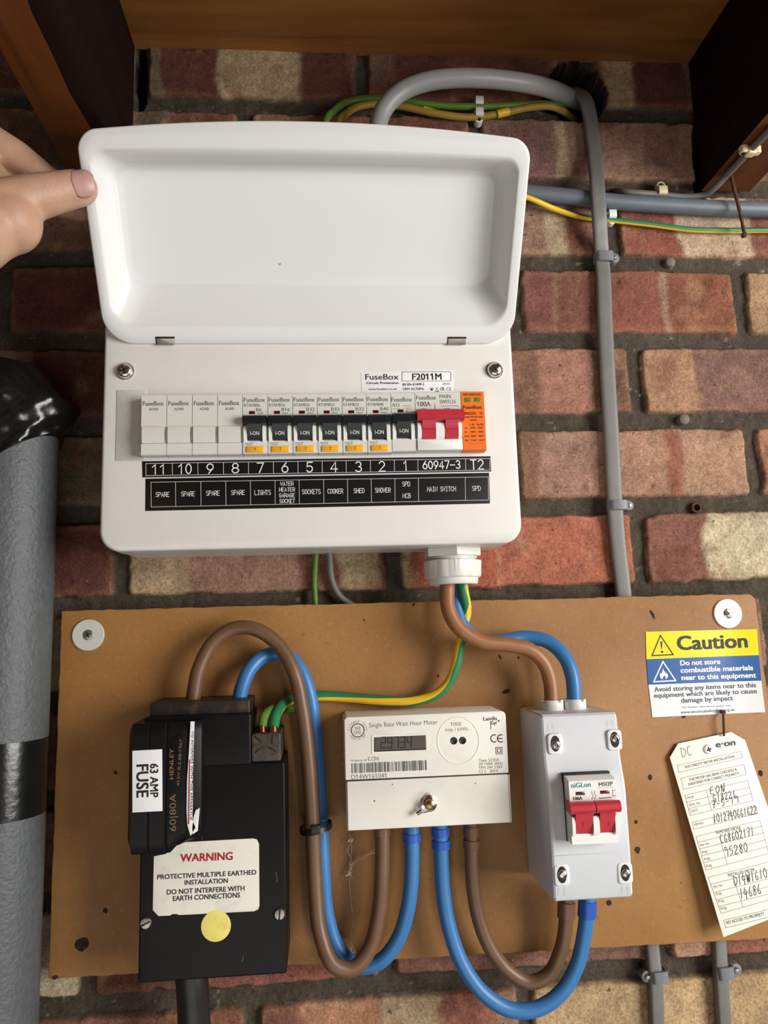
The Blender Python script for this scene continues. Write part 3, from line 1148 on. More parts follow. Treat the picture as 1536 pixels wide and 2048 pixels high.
top = lambda x: strip_y(x, 291.7, 927, 980, 917)
bot = lambda x: strip_y(x, 291.7, 951.4, 980, 940.2)
lines_px(mb, FT, [(291.7, top(291.7), 980, top(980)), (291.7, bot(291.7), 980, bot(980))] +
         [(x, top(x), x + 0.3, bot(x)) for x in (291.7, 344.7, 395.7, 447, 496.8, 546.7, 596, 644.3, 692.2, 740.8, 788.7, 835.7, 931, 979.6)], 0.28, M['ink_white'])
mb.build('number_strip', cu)
mb = MB()
prism(mb, FL, quad_px(FL, [(290.5, 1022), (980, 1007), (978, 945.5), (291, 957.5)]), -0.1, 0.06, M['label_black'], 0.02)
for s, x0, x1, y, h in (('SPARE', 311.7, 338.4, 993.8, 9.3), ('SPARE', 362.7, 389.4, 992.4, 9.3), ('SPARE', 412.6, 439, 991, 9.3), ('SPARE', 462.7, 489.4, 989.8, 9.3),
                        ('LIGHTS', 509.4, 541.5, 989.8, 9.3), ('WATER', 561, 586.8, 971.5, 7.8), ('HEATER', 558.7, 589.7, 983.2, 7.8), ('GARAGE', 558.7, 589.5, 994.7, 7.8), ('SOCKET', 559.3, 589.7, 1006, 7.8),
                        ('SOCKETS', 604.5, 641, 988, 9), ('COOKER', 655.4, 686, 987, 9), ('SHED', 707.8, 728.8, 986, 9), ('SHOWER', 750.6, 781, 985, 9), ('SPD', 804.9, 820, 972.6, 9), ('MCB', 805.5, 821, 996, 9),
                        ('MAIN SWITCH', 854.6, 911.5, 982.8, 9), ('SPD', 945, 961.2, 981.3, 9)):
    plot_px(mb, FT, s, x0, y, x1, y - 0.013 * (x1 - x0), h, 0.34, M['ink_white'])
top = lambda x: strip_y(x, 302, 964.5, 977, 954)
bot = lambda x: strip_y(x, 302, 1014, 977, 1000)
lines_px(mb, FT, [(302, top(302), 977, top(977)), (302, bot(302), 977, bot(977))] +
         [(x, top(x), x + 0.5, bot(x)) for x in (302, 351, 401.7, 451.5, 500.8, 550, 598.2, 647.3, 695, 742.3, 789.6, 836.6, 930.3, 976.5)], 0.25, M['ink_white'])
mb.build('circuit_strip', cu)

# ------------------------------------------------------------------ the row of modules
ZT, MW = -300.6, 18.24
X_ROW = 45.2
FM = front(90.2)


def mod_text(mb, s, x, z, w, h, m='ink_grey', b=0.0, F=FM):
    text_at(mb, F, s, (x, ZT + z), (x + w, ZT + z), h, M[m], b)


GRP = 'modules in the consumer unit'


def blank(i, label):
    x = X_ROW + i * MW
    t = thing('blanking_module', label, 'blanking module', (x + 9, ZT - 45, 80), 'blank modules in the consumer unit')
    mb = MB()
    F = Frame((x, ZT, 0))
    extr(mb, F, [(0, 79), (0, 89.6), (-0.5, 90.1), (-23.8, 90.1), (-24.2, 89.7), (-24.2, 88), (-36.6, 88), (-36.6, 89.4), (-44.2, 89.4), (-45, 88.6), (-45, 79)], 0.12, MW - 0.25, M['mod'])
    mod_text(mb, 'FuseBox', x + 1.2, -8.3, 14.6, 3.3, 'ink_grey', 0.01)
    mod_text(mb, 'ADRB', x + 5.4, -12.0, 6.6, 2.0)
    mb.build('body', t)
    mb = MB()
    pr = [(-24.4, 87.5)] + [(-24.4 - 12.0 * k / 8, 90.4 + 1.5 * math.sin(math.pi * (0.15 + 0.85 * k / 8))) for k in range(9)] + [(-36.5, 87.5)]
    extr(mb, F, pr, 0.9, MW - 1.5, M['mod'])
    mb.build('blank_lever', t)


for i, n in enumerate(('11', '10', '9', '8')):
    blank(i, 'pale grey blanking module above the number %s on the black strip' % n)


def breaker(i, num, model, amp, label, rcbo=True):
    x = X_ROW + i * MW
    z = ZT + (0 if rcbo else 0.6)
    t = thing('circuit_breaker', label, 'circuit breaker', (x + 9, ZT - 45, 80), 'circuit breakers in the consumer unit')
    mb = MB()
    F = Frame((x, z, 0))
    w = MW
    extr(mb, F, [(0, 79), (0, 89.6), (-0.5, 90.1), (-18.6, 90.1), (-18.6, 86), (-32.6, 86), (-35.6, 90.0), (-44.6, 90.0), (-45, 89.6), (-45, 79)], 0.12, w - 0.25, M['mod'])
    for a0, a1 in ((0.6, 3.2), (w - 3.9, w - 1.2)):
        extr(mb, F, [(-19, 85), (-24, 90.8), (-26, 92.0), (-31, 92.2), (-35.8, 91.0), (-36.6, 90.1), (-36.6, 85)], a0, a1, M['mod_white'])
    if rcbo:
        mod_text(mb, 'FuseBox', x + 0.9, -6.0, 15.4, 3.2, 'ink_grey', 0.006)
        mod_text(mb, model, x + 1.0, -9.6, 11.6, 2.3)
        mod_text(mb, amp, x + (10.2 if len(amp) > 2 else 9.8), -13.2, 6.0 if len(amp) > 2 else 4.0, 2.6)
        mod_text(mb, '30mA', x + 10.6, -15.2, 4.4, 1.1)
        FMz = FM
        ribbon(mb, FMz, [(x + 10.8 + 4.6 * k / 12, ZT - 16.9 + 0.6 * math.sin(k * 2 * math.pi / 12)) for k in range(13)], 0.25, M['ink_grey'])
        ribbon(mb, FMz, [(x + 2.4, ZT - 17.3), (x + 7, ZT - 17.3)], 0.5, M['ink_grey'])
        mod_text(mb, 'TEST', x + 1.4, -38.9, 6.2, 2.1, 'ink_grey', -0.01)
    else:
        mod_text(mb, 'FuseBox', x + 0.5, -6.4, 15.4, 3.2, 'ink_grey', 0.006)
        mod_text(mb, 'B32', x + 1.4, -10.2, 5.2, 2.4)
        ribbon(mb, FM, [(x + 1.4, ZT + -11.8), (x + 6.4, ZT + -11.8)], 0.35, M['ink_grey'])
        ribbon(mb, FM, [(x + 9.4, ZT + -9.6), (x + 14.8, ZT + -9.6)], 0.35, M['ink_grey'])
        ribbon(mb, FM, [(x + 10.6, ZT + -11.5), (x + 14.8, ZT + -11.5)], 0.35, M['ink_grey'])
        ribbon(mb, FM, [(x + 11.8, ZT - 13), (x + 11.8, ZT - 17)], 0.25, M['ink_grey'])
    mb.build('body', t)
    mb = MB()
    wx = x + (4.6 if rcbo else 4.9)
    wz = -14.0 if rcbo else -13.6
    box(mb, FM, wx, ZT + wz - 1.2, wx + 4.3, ZT + wz + 1.1, -0.4, 0.08, M['window_red'], 0.05)
    mb.build('indicator_window', t)
    mb = MB()
    lz = -17.4 if rcbo else -16.6
    Fz = Frame((x, ZT, 0))
    extr(mb, Fz, [(lz, 86), (lz, 95.2), (lz - 1.2, 97.0), (lz - 5.2, 97.2), (lz - 6.4, 96), (lz - 6.4, 86)], 0.3, w - 0.5, M['lever_black'])
    extr(mb, Fz, [(lz - 5, 86), (lz - 5, 96.4), (lz - 9, 93.6), (lz - 17.2, 91.4), (lz - 17.4, 86)], 3.5, w - 4.2, M['lever_black'])
    Ft = Frame((x, ZT + lz - 9, 93.75), UX, Vector((0, 8.2, 2.2)))
    text_at(mb, Ft, 'I-ON', (5.6, -5.4), (12.0, -5.4), 2.7, M['ink_white'], 0.0, 0.1)
    mb.build('lever', t)
    if rcbo:
        mb = MB()
        box(mb, front(0), x + 2.4, ZT - 44.2, x + w - 3.0, ZT - 39.5, 88, 90.9, M['yellow_btn'], 0.5)
        Fb = front(91.0)
        ribbon(mb, Fb, [(x + 8, ZT - 41.0), (x + 10, ZT - 41.0)], 0.22, M['ink_brown'])
        ribbon(mb, Fb, [(x + 9, ZT - 41.0), (x + 9, ZT - 42.8)], 0.22, M['ink_brown'])
        mb.build('test_button', t)


for i, num, model, amp in ((4, 7, 'RTAMB06', 'B6'), (5, 6, 'RTAMB16', 'B16'), (6, 5, 'RTAMB32', 'B32'), (7, 4, 'RTAMB32', 'B32'), (8, 3, 'RTAMB32', 'B32'), (9, 2, 'RTAMB40', 'B40')):
    breaker(i, num, model, amp, 'circuit breaker with black lever and amber test button above number %d' % num)
breaker(10, 1, '', 'B32', 'circuit breaker with black lever and no amber button, above number 1', rcbo=False)

# red main switch, two modules wide
x = X_ROW + 11 * MW
w2 = 2 * MW - 1.8
t = thing('main_switch', 'double main switch with red lever between black breaker and orange module', 'switch', (x + 17, ZT - 45, 80))
mb = MB()
F = Frame((x, ZT + 0.9, 0))
extr(mb, F, [(0, 79), (0, 89.6), (-0.5, 90.1), (-17.6, 90.1), (-17.6, 86), (-33.6, 86), (-36.2, 90.4), (-44.6, 90.4), (-45, 89.8), (-45, 79)], 0.12, w2 - 0.2, M['mod'])
for a0, a1 in ((0.8, 3.8), (14.4, 21.0), (w2 - 3.4, w2 - 0.6)):
    extr(mb, F, [(-19, 85), (-23.5, 92.0), (-25, 93.6), (-29, 93.8), (-35.2, 92.2), (-36.6, 90.6), (-36.6, 85)], a0, a1, M['mod_white'])
box(mb, front(0), x + 0.4, ZT - 43.9, x + w2 - 0.4, ZT - 35.8, 88, 91.2, M['mod_white'], 0.6)
mod_text(mb, 'FuseBox', x + 1.0, -5.0, 15.0, 3.2, 'ink_grey', 0.006)
mod_text(mb, 'MAIN', x + 18.6, -4.0, 8.4, 2.9)
mod_text(mb, 'SWITCH', x + 18.6, -8.2, 11.8, 2.9)
mod_text(mb, '100A', x + 1.4, -10.2, 10.2, 3.6, 'ink_grey', 0.012)
ribbon(mb, FM, [(x + 19.4, ZT + -10.0), (x + 32.4, ZT + -10.0)], 0.35, M['ink_grey'])
ribbon(mb, FM, [(x + 14.9, ZT - 8.6), (x + 14.9, ZT - 14)], 0.3, M['ink_grey'])
mb.build('body', t)
for wx in (x + 4.2, x + 22.0):
    mb = MB()
    box(mb, FM, wx, ZT - 15.0, wx + 4.0, ZT - 12.0, -0.4, 0.08, M['window_red'], 0.05)
    mb.build('indicator_window', t)
mb = MB()
F = Frame((x, ZT, 0))
extr(mb, F, [(-14.0, 86), (-14.0, 96), (-15, 98), (-16, 98.6), (-21.5, 98.6), (-22.4, 97.4), (-22.4, 86)], 0.2, w2 + 0.6, M['red'])
for a0, a1 in ((4.1, 14.0), (21.4, w2 - 3.7)):
    extr(mb, F, [(-22, 86), (-22, 97.2), (-26, 94.6), (-28.4, 94.2), (-29, 93.2), (-35.4, 92.0), (-35.6, 86)], a0, a1, M['red'])
mb.build('lever', t)

# orange surge device at the end of the row
x = X_ROW + 13 * MW - 1.7
t = thing('surge_protector', 'orange surge protection module at the right end of the row', 'surge protector', (x + 9, ZT - 45, 80))
mb = MB()
F = Frame((x, ZT + 1.2, 0))
extr(mb, F, [(0, 79), (0, 89.6), (-0.5, 90.2), (-44.8, 90.2), (-45.4, 89.6), (-45.4, 79)], 0.1, 17.6, M['orange'])
FO = front(90.25)
for s, a, z, w_, h_, b_ in (('RED REPLACE', 2.2, -2.2, 13.2, 1.8, 0.02), ('FuseBox', 1.2, -12.4, 14.6, 2.6, 0.03), ('SPDCUT2', 2.0, -17.0, 9.0, 2.0, 0.04), ('T2', 13.6, -17.0, 2.4, 2.0, 0.02),
                            ('SURGE PROTECTION', 2.4, -19.3, 13.4, 1.1, 0.02), ('DEVICE', 6.4, -21.8, 5.0, 1.1, 0.02), ('L-N', 5.8, -25.4, 3.4, 1.5, 0.02), ('N-PE', 11.4, -25.4, 4.8, 1.5, 0.02),
                            ('Uc:', 1.8, -27.8, 2.2, 1.2, 0.02), ('275V~', 6.0, -27.8, 4.6, 1.2, 0.02), ('255V~', 11.8, -27.8, 4.6, 1.2, 0.02),
                            ('In:', 1.8, -30.8, 1.8, 1.2, 0.02), ('20kA', 6.2, -30.8, 4.0, 1.2, 0.02), ('20kA', 12.0, -30.8, 4.0, 1.2, 0.02),
                            ('Imax:', 1.6, -34.0, 3.8, 1.2, 0.02), ('40kA', 6.2, -34.0, 4.0, 1.2, 0.02), ('40kA', 12.0, -34.0, 4.0, 1.2, 0.02),
                            ('Up:', 1.8, -37.2, 2.2, 1.2, 0.02), ('1.5kV', 6.0, -37.2, 4.6, 1.2, 0.02), ('1.5kV', 11.8, -37.2, 4.6, 1.2, 0.02), ('-------', 6.0, -39.4, 9.0, 1.0, 0.02)):
    mod_text(mb, s, x + a, z, w_, h_, 'ink_brown', b_, FO)
mb.build('body', t)
for a in (2.6, 10.0):
    mb = MB()
    box(mb, FO, x + a, ZT - 7.0, x + a + 5.2, ZT - 3.6, -0.4, 0.1, M['window_green'], 0.05)
    mb.build('status_window', t)

# ------------------------------------------------------------------ gland under the unit
gx_, gd_ = 276.6, 44.0
t = thing('cable_gland', 'white ribbed cable gland under the consumer unit', 'cable gland', (gx_, -440, gd_))
FG = Frame((gx_, -413.5, gd_), UX, Vector((0, 0, 1)))      # n points down


def hexring(mb, r, c0, c1, m, n=6, ph=0.0):
    L = []
    for c, k in ((c0, 1.0), (c0 + 0.6, 1.03), (c1 - 0.6, 1.03), (c1, 1.0)):
        L.append([FG.pt(r * k * math.cos(2 * math.pi * (i + ph) / n), r * k * math.sin(2 * math.pi * (i + ph) / n), c) for i in range(n)])
    mb.loops(L, m, True, True, True)


mb = MB()
hexring(mb, 23.0, 0.3, 7.0, M['gland'], 6, 0.5)
mb.build('hex_nut', t)
mb = MB()
lathe(mb, FG, 0, 0, [(16, 0.3), (16, 7), (19.5, 7.2), (19.5, 8.4), (18, 8.6), (18, 9.4), (20, 9.6), (20, 10.4)], M['gland'], 40)
mb.build('thread', t)
mb = MB()
L = []
NS = 96
for c, r in ((9.9, 21.4), (10.5, 22.6), (22.0, 22.0), (23.4, 21.2), (23.8, 19.8), (27.6, 19.4), (28.6, 18.4), (28.8, 15.5), (27.0, 15.0)):
    l = []
    for i in range(NS):
        an = 2 * math.pi * i / NS
        k = 1.0
        if 10 < c < 23:
            # ribbed on alternate faces of the cap
            sec = int((an + math.pi / 12) / (math.pi / 6)) % 2
            k = 1.0 + (0.022 if (sec and i % 2) else 0.0)
            k *= 1.0 + 0.012 * math.cos(12 * an)
        l.append(FG.pt(r * k * math.cos(an), r * k * math.sin(an), c))
    L.append(l)
mb.loops(L, M['gland'], True, True, True)
mb.build('dome_cap', t)

# ------------------------------------------------------------------ backboard
BD = 20.0
mb = MB()
pts = [(-30.5, -720), (540, -725), (540, -600), (536.5, -459), (533, -455.4), (529, -454.8), (240, -453.9), (-29.5, -453.3)]
rp_ = []
for i in range(len(pts)):
    a, b = Vector(pts[i]), Vector(pts[(i + 1) % len(pts)])
    n = max(1, int((b - a).length / 6))
    for k in range(n):
        p = a.lerp(b, k / n)
        rp_.append((p.x + random.uniform(-0.35, 0.35), p.y + random.uniform(-0.4, 0.4)))
prism(mb, front(0), rp_, 2.5, BD, M['chipboard'], 0.6)
board = mb.build('backboard')
tag(board, 'brown chipboard backboard screwed to the brick wall under the consumer unit', 'backboard')
# old holes and dark stains in the board
FBd = front(BD + 0.05)
for (px, py, rx, ry, rt) in ((1305, 1229, 1.6, 5.6, 25), (1367, 1433, 2.6, 2.0, 0), (163, 1889, 7, 6, 20), (211, 1821, 2.2, 2.6, 0), (1000, 1314, 1.2, 2.4, 20), (1012, 1383, 4.2, 2.2, 15), (1037, 1315, 1.2, 1.4, 0),
                             (827, 1209, 1.8, 1.6, 0), (1272, 1644, 2, 2, 0), (1275, 1700, 3.0, 3.6, 0), (1218, 1806, 3.0, 2.6, 0), (1521, 1546, 2.6, 3.4, 0), (1362, 1766, 0.7, 0.7, 0), (110, 1955, 3, 2, 0), (231, 1545, 1.5, 2.2, 30), (1300, 1555, 2.4, 3, 0), (728, 1240, 0.8, 1.4, 0), (876, 1352, 1.0, 2.2, 10)):
    a, b = FBd.px(px, py)
    rx, ry = rx * 0.8, ry * 0.8
    r = math.radians(rt)
    pp = []
    for i in range(14):
        an = 2 * math.pi * i / 14
        k = random.uniform(0.82, 1.1)
        x_, y_ = rx * k * math.cos(an), ry * k * math.sin(an)
        pp.append((a + x_ * math.cos(r) - y_ * math.sin(r), b + x_ * math.sin(r) + y_ * math.cos(r)))
    mb = MB()
    flatpoly(mb, FBd, pp, M['gap'], 0.02)
    mb.build('screw_hole', board)

for px, py, m_, lab in ((175.5, 1270, 'steel', 'dull grey washer and screw at top left corner of the chipboard'), (1457, 1227, 'label_white', 'white washer and cross-head screw at top right corner of the chipboard')):
    p = P(px, py, BD + 2)
    t = thing('washer', lab, 'washer', (p[0], p[1] - 12, BD), 'large washers holding the backboard')
    mb = MB()
    F = front(0)
    lathe(mb, F, p[0], p[1], [(12.2, BD + 0.1), (12.2, BD + 1.0), (11.8, BD + 1.5), (4.2, BD + 1.6), (3.6, BD + 1.0)], M['washer_steel'] if m_ == 'steel' else M['clip_white'], 48) if False else lathe(mb, F, p[0], p[1], [(12.2, BD + 0.1), (12.2, BD + 1.0), (11.8, BD + 1.5), (4.2, BD + 1.6), (3.6, BD + 1.0)], M['plate_grey'] if m_ == 'steel' else M['clip_white'], 48)
    mb.build('disc', t)
    mb = MB()
    lathe(mb, F, p[0], p[1], [(4.0, BD + 1.0), (4.0, BD + 1.7), (3.4, BD + 2.0), (0.01, BD + 2.1)], M['steel'] if m_ == 'steel' else M['chrome'], 28)
    for an in (25, 115):
        u = Vector((math.cos(math.radians(an)), math.sin(math.radians(an)), 0))
        box(mb, Frame((p[0], p[1], BD + 2.0), u, Vector((-u.y, u.x, 0))), -2.2, -0.45, 2.2, 0.45, -0.3, 0.2, M['dark_metal'], 0.05)
    mb.build('screw', t)

# ------------------------------------------------------------------ black supply cut-out
CD = 72.0
co_ = thing('supply_cutout', 'black supply cut-out box with WARNING label, left on the chipboard', 'fuse cut-out', (95, -706, BD))
FB = front(CD)
mb = MB()
box(mb, front(0), 45.4, -706, 145.2, -566, BD, CD, M['black_bakelite'], 1.2, 2)
box(mb, front(0), 46.5, -570, 121.4, -531.6, BD, CD - 0.5, M['black_bakelite'], 1.2, 2)
ribbon(mb, FB, [FB.px(404, 1440), FB.px(404, 1690)], 0.5, M['dusty_black'], 0.05)
for px, py, qx, qy in ((486, 1912, 484, 1922), (552, 1744, 554, 1764)):
    ribbon(mb, FB, [FB.px(px, py), FB.px((px + qx) / 2 + 1, (py + qy) / 2), FB.px(qx, qy)], 0.28, M['ink_grey'], 0.05)
mb.build('case', co_)
mb = MB()
p0, p1 = P(299, 1440, 64), P(499, 1399, 64)
box(mb, front(0), p0[0], -537, p1[0], p1[1], BD, 63, M['dusty_black'], 0.8, 1.5)
mb.build('terminal_lid', co_)

# fuse carrier: ridged block standing proud on the left
mb = MB()
CF = 84.0
FCf = front(CF)
xa = P(252, 1560, CF)[0]
xs = [xa, P(264, 1560, CF)[0], P(297, 1560, CF)[0], P(331, 1560, CF)[0], P(374, 1560, CF)[0], P(403, 1560, CF)[0]]
zt, zb = P(290, 1448, CF)[1], P(290, 1711, CF)[1]
zcut = P(380, 1681, CF)[1]
sec = [(xs[0], BD + 18), (xs[0], CF - 8), (xs[1] - 0.5, CF), (xs[2] - 0.6, CF), (xs[2], CF - 0.8), (xs[2] + 0.6, CF), (xs[3] - 0.6, CF), (xs[3], CF - 0.8), (xs[3] + 0.6, CF - 0.4), (xs[3] + 3, CF - 0.5), (xs[3] + 7, CF - 0.8), (xs[3] + 11, CF - 1.0), (xs[4], CF - 1.5), (xs[5] - 1, CF - 6), (xs[5], CD - 1), (xs[5], BD + 18)]
L = []
for z, k in ((zb, 3.5), (zb + 5, 0.8), (zb + 9, 0), (zt - 8, 0), (zt - 3, 0.6), (zt, 3.0)):
    up = lambda x_: (zcut - zb) * min(1.0, max(0.0, (x_ - xs[3] - 3) / 8.0)) if z < (zt + zb) / 2 else 0.0
    L.append([Vector((max(x_, xs[0] + (k if x_ == xs[0] else 0)), z + up(x_), d_ - (k if d_ > CD else 0))) for x_, d_ in sec])
mb.loops(L, M['black_bakelite'], True, True, True)
FH = front(CF - 0.35)
pan = quad_px(FH, [(338, 1668), (370, 1668), (370, 1478), (362, 1469), (345, 1472), (338, 1490)])
prism(mb, FH, pan, -0.3, 0.15, M['black_bakelite'], 0.1)
FH2 = front(CF - 0.15)
text_px(mb, FH2, 'HENLEY', 347, 1558, 347, 1497, 8, M['ink_gold'], 0.01)
text_px(mb, FH2, '415V B.S.88:1967', 359, 1572, 365, 1478, 6, M['ink_gold'])
text_px(mb, FH2, '60|80A', 352, 1662, 352, 1587.5, 13, M['ink_gold'])
car = mb.build('fuse_carrier', co_)
mb = MB()
FLb = front(CF + 0.1)
prism(mb, FLb, quad_px(FLb, [(265, 1625), (325, 1622), (324.4, 1498.4), (264.7, 1501.6)]), -0.1, 0.1, M['label_white'], 0.03)
FTb = front(CF + 0.22)
text_px(mb, FTb, '63 AMP', 300.6, 1528, 300.6, 1595, 16, M['ink'], 0.022)
text_px(mb, FTb, 'FUSE', 273.5, 1530, 273.5, 1595, 23.5, M['ink'], 0.022)
mb.build('rating_label', car)
mb = MB()
FS = Frame((0, 0, CF + 0.4))
seal = [(381, 1672), (391, 1655), (384.5, 1640), (385, 1600), (385, 1560), (388.6, 1443), (381, 1443), (378, 1500), (374, 1560), (373, 1620), (374.5, 1650)]
prism(mb, FS, quad_px(FS, seal[::1]), -1.2, 0.0, M['label_white'], 0.05)
prism(mb, FS, quad_px(FS, [(385, 1669), (395, 1662), (399, 1616), (391, 1621), (386.5, 1636), (384.5, 1655)]), -1.2, 0.0, M['label_white'], 0.05)
text_px(mb, FS, 'TO INTERFERE WITH THIS APPARATUS', 383.5, 1462, 380, 1640, 4.2, M['ink'], 0.01)
for k in range(26):                          # worn, unreadable line of red print
    y_ = 1520 + k * 5
    ribbon(mb, FS, [FS.px(379.2 - k * 0.08, y_), FS.px(379.2 - k * 0.08, y_ + (2.0 if k % 3 else 3.2))], 0.9, M['ink_red'])
mb.build('torn_seal', co_)
mb = MB()
FW = front(CD + 0.12)
wl = [(305.6, 1820), (317, 1832), (340, 1831), (345, 1828), (353, 1828), (359, 1830), (508, 1822.5), (516, 1819), (518.8, 1812), (518, 1688), (514, 1679), (506, 1676.8), (358, 1685), (352, 1687), (337, 1704), (331, 1708), (307.8, 1712.5)]
prism(mb, FW, quad_px(FW, wl), -0.1, 0.12, M['label_cream'], 0.03)
FWt = front(CD + 0.26)
for s, x0, y0, x1, y1, h_, m_, b_ in (('WARNING', 361, 1723.4, 465, 1719.4, 14.6, 'ink_red', 0.025), ('PROTECTIVE MULTIPLE EARTHED', 314.7, 1758.8, 512.5, 1748.8, 8.8, 'ink', 0.02), ('INSTALLATION', 369.7, 1769.7, 455.6, 1765.6, 8.8, 'ink', 0.02),
                                    ('DO NOT INTERFERE WITH', 333.8, 1789, 489, 1781, 9.2, 'ink', 0.02), ('EARTH CONNECTIONS', 346, 1801.9, 480, 1794.7, 9.2, 'ink', 0.02)):
    text_px(mb, FWt, s, x0, y0, x1, y1, h_, M[m_], b_)
mb.build('warning_label', co_)
mb = MB()
c = FW.px(432, 1852)
prism(mb, FW, circ(c[0], c[1], 10.1, 40), -0.1, 0.22, M['disc_yellow'], 0.05)
mb.build('yellow_disc', co_)
for px, py, an in ((290.5, 1848, 25), (559, 1830, 85)):
    mb = MB()
    p = P(px, py, CD + 2)
    lathe(mb, front(0), p[0], p[1], [(4.0, CD - 1), (4.0, CD + 0.8), (3.2, CD + 1.8), (0.01, CD + 2.2)], M['steel'], 24)
    u = Vector((math.cos(math.radians(an)), math.sin(math.radians(an)), 0))
    box(mb, Frame((p[0], p[1], CD + 1.9), u, Vector((-u.y, u.x, 0))), -3.4, -0.5, 3.4, 0.5, -0.5, 0.35, M['dark_metal'], 0.05)
    mb.build('screw', co_)
# earth block in the notch
tb = thing('terminal_block', 'small dark earth terminal block with four screws beside the black cut-out', 'terminal block', (132, -566, 60))
mb = MB()
TD = 70.0
p0, p1 = P(503, 1512, TD), P(561, 1466, TD)
box(mb, front(0), p0[0], -565.8, p1[0], p1[1], BD + 1, TD, M['term_black'], 0.8, 1.2)
mb.build('body', tb)
for px, py, an in ((517, 1479, -40), (544.5, 1478, 85), (518, 1499.5, 35), (544.5, 1498.5, -30)):
    mb = MB()
    p = P(px, py, TD)
    lathe(mb, front(0), p[0], p[1], [(4.4, TD - 0.2), (4.4, TD + 0.12), (3.7, TD + 0.15), (3.6, TD - 0.0), (0.01, TD + 0.1)], M['steel_dark'], 24)
    u = Vector((math.cos(math.radians(an)), math.sin(math.radians(an)), 0))
    box(mb, Frame((p[0], p[1], TD + 0.2), u, Vector((-u.y, u.x, 0))), -3.4, -0.5, 3.4, 0.5, -0.4, 0.2, M['dark_metal'], 0.05)
    mb.build('screw', tb)

# ------------------------------------------------------------------ electricity meter
MD = 62.0
mt = thing('electricity_meter', 'cream electricity meter with grey display reading 29734', 'electricity meter', (248, -617, BD))
mx0, mx1, mz0, mz1, mzm = 188.2, 308.9, -617.3, -537.9, -582.8
mb = MB()
prism(mb, front(0), [(mx0, mzm), (mx1, mzm), (mx1, mz1 - 3), (mx1 - 1, mz1 - 1), (mx1 - 3, mz1), (mx0 + 2, mz1), (mx0, mz1 - 2)], BD + 0.5, MD, M['meter'], 0.8)
box(mb, front(0), mx0 + 1.5, mzm - 1, mx1 - 1.5, mz1 - 1.5, BD, BD + 16, M['meter'], 0.5)
FMt = front(MD + 0.05)
K7 = lambda u, v: (660 + u * 0.26042, 1380 + v * 0.26042)


def k7(s, u0, v0, u1, v1, h_, m_='ink_grey', b_=0.0):
    text_px(mb, FMt, s, *K7(u0, v0), *K7(u1, v1), h_, M[m_], b_)


k7('Single Rate Watt Hour Meter', 302, 288, 828, 262, 8.6, 'ink_grey', -0.005)
k7('Property of:', 165, 550, 282, 545, 3.8)
k7('E.ON', 294, 545, 373, 541, 7.8)
k7('D14W161041', 165, 687, 432, 675, 9.0, 'ink_grey', -0.005)
k7('1000', 928, 277, 1008, 274, 7.2, 'ink_grey', -0.01)
k7('imp / kWh', 888, 318, 1058, 312, 7.0, 'ink_grey', -0.01)
k7('Landis', 1178, 235, 1283, 231, 7.2, 'ink', 0.01)
k7('+', 1287, 250, 1306, 249, 6.0, 'ink', 0.02)
k7('Gyr', 1240, 266, 1285, 263, 6.4, 'ink', 0.01)
ribbon(mb, FMt, [FMt.px(*K7(1234, 240)), FMt.px(*K7(1236, 298))], 0.5, M['ink'])
k7('Type 5235A', 1143, 552, 1300, 545, 5.4)
k7('20-100A 50Hz', 1143, 580, 1328, 572, 5.4)
k7('1PH 2W 230V', 1145, 608, 1326, 600, 5.4)
k7('Cl 2   2014', 1145, 638, 1290, 631, 5.4)
for u in (1262, 1312):                       # conformity letters drawn as arcs
    c = FMt.px(*K7(u, 372))
    ring(mb, FMt, c[0], c[1], 2.6, 0.75, M['ink'], 0.06, 24, 1.0, 60, 300)
    if u == 1312:
        ribbon(mb, FMt, [(c[0] - 2.6, c[1]), (c[0] + 0.9, c[1])], 0.7, M['ink'])
c = FMt.px(*K7(1298, 465))
for s_ in (2.3, 1.2):
    pp = [(c[0] - s_, c[1] - s_), (c[0] + s_, c[1] - s_), (c[0] + s_, c[1] + s_), (c[0] - s_, c[1] + s_), (c[0] - s_, c[1] - s_)]
    for i in range(4):
        ribbon(mb, FMt, [pp[i], pp[i + 1]], 0.45, M['ink'])
c = FMt.px(*K7(213, 310))
ring(mb, FMt, c[0], c[1], 4.7, 0.6, M['ink'], 0.06, 40)
text_at(mb, FMt, '245', (c[0] - 2.0, c[1] + 0.6), (c[0] + 2.0, c[1] + 0.6), 2.0, M['ink_grey'])
text_at(mb, FMt, 'OH2', (c[0] - 2.4, c[1] - 2.6), (c[0] + 2.4, c[1] - 2.6), 2.4, M['ink_grey'])


def arc_text(s, r, a0, a1, h_):
    for i, ch in enumerate(s):
        if ch == ' ':
            continue
        an = math.radians(a0 + (a1 - a0) * i / max(1, len(s) - 1))
        sg = 1 if a1 < a0 else -1
        p = Vector((c[0] + r * math.cos(an), c[1] + r * math.sin(an)))
        e = Vector((math.sin(an), -math.cos(an))) * sg
        hw_ = h_ * (0.07 if ch == 'I' else 0.2 if ch == '1' else 0.34)
        text_at(mb, FMt, ch, p - e * hw_, p + e * hw_, h_, M['ink_grey'])


arc_text('OCTOBER 2014', 5.7, 175, 5, 1.4)
arc_text('CERTIFIED', 7.0, 215, 325, 1.4)
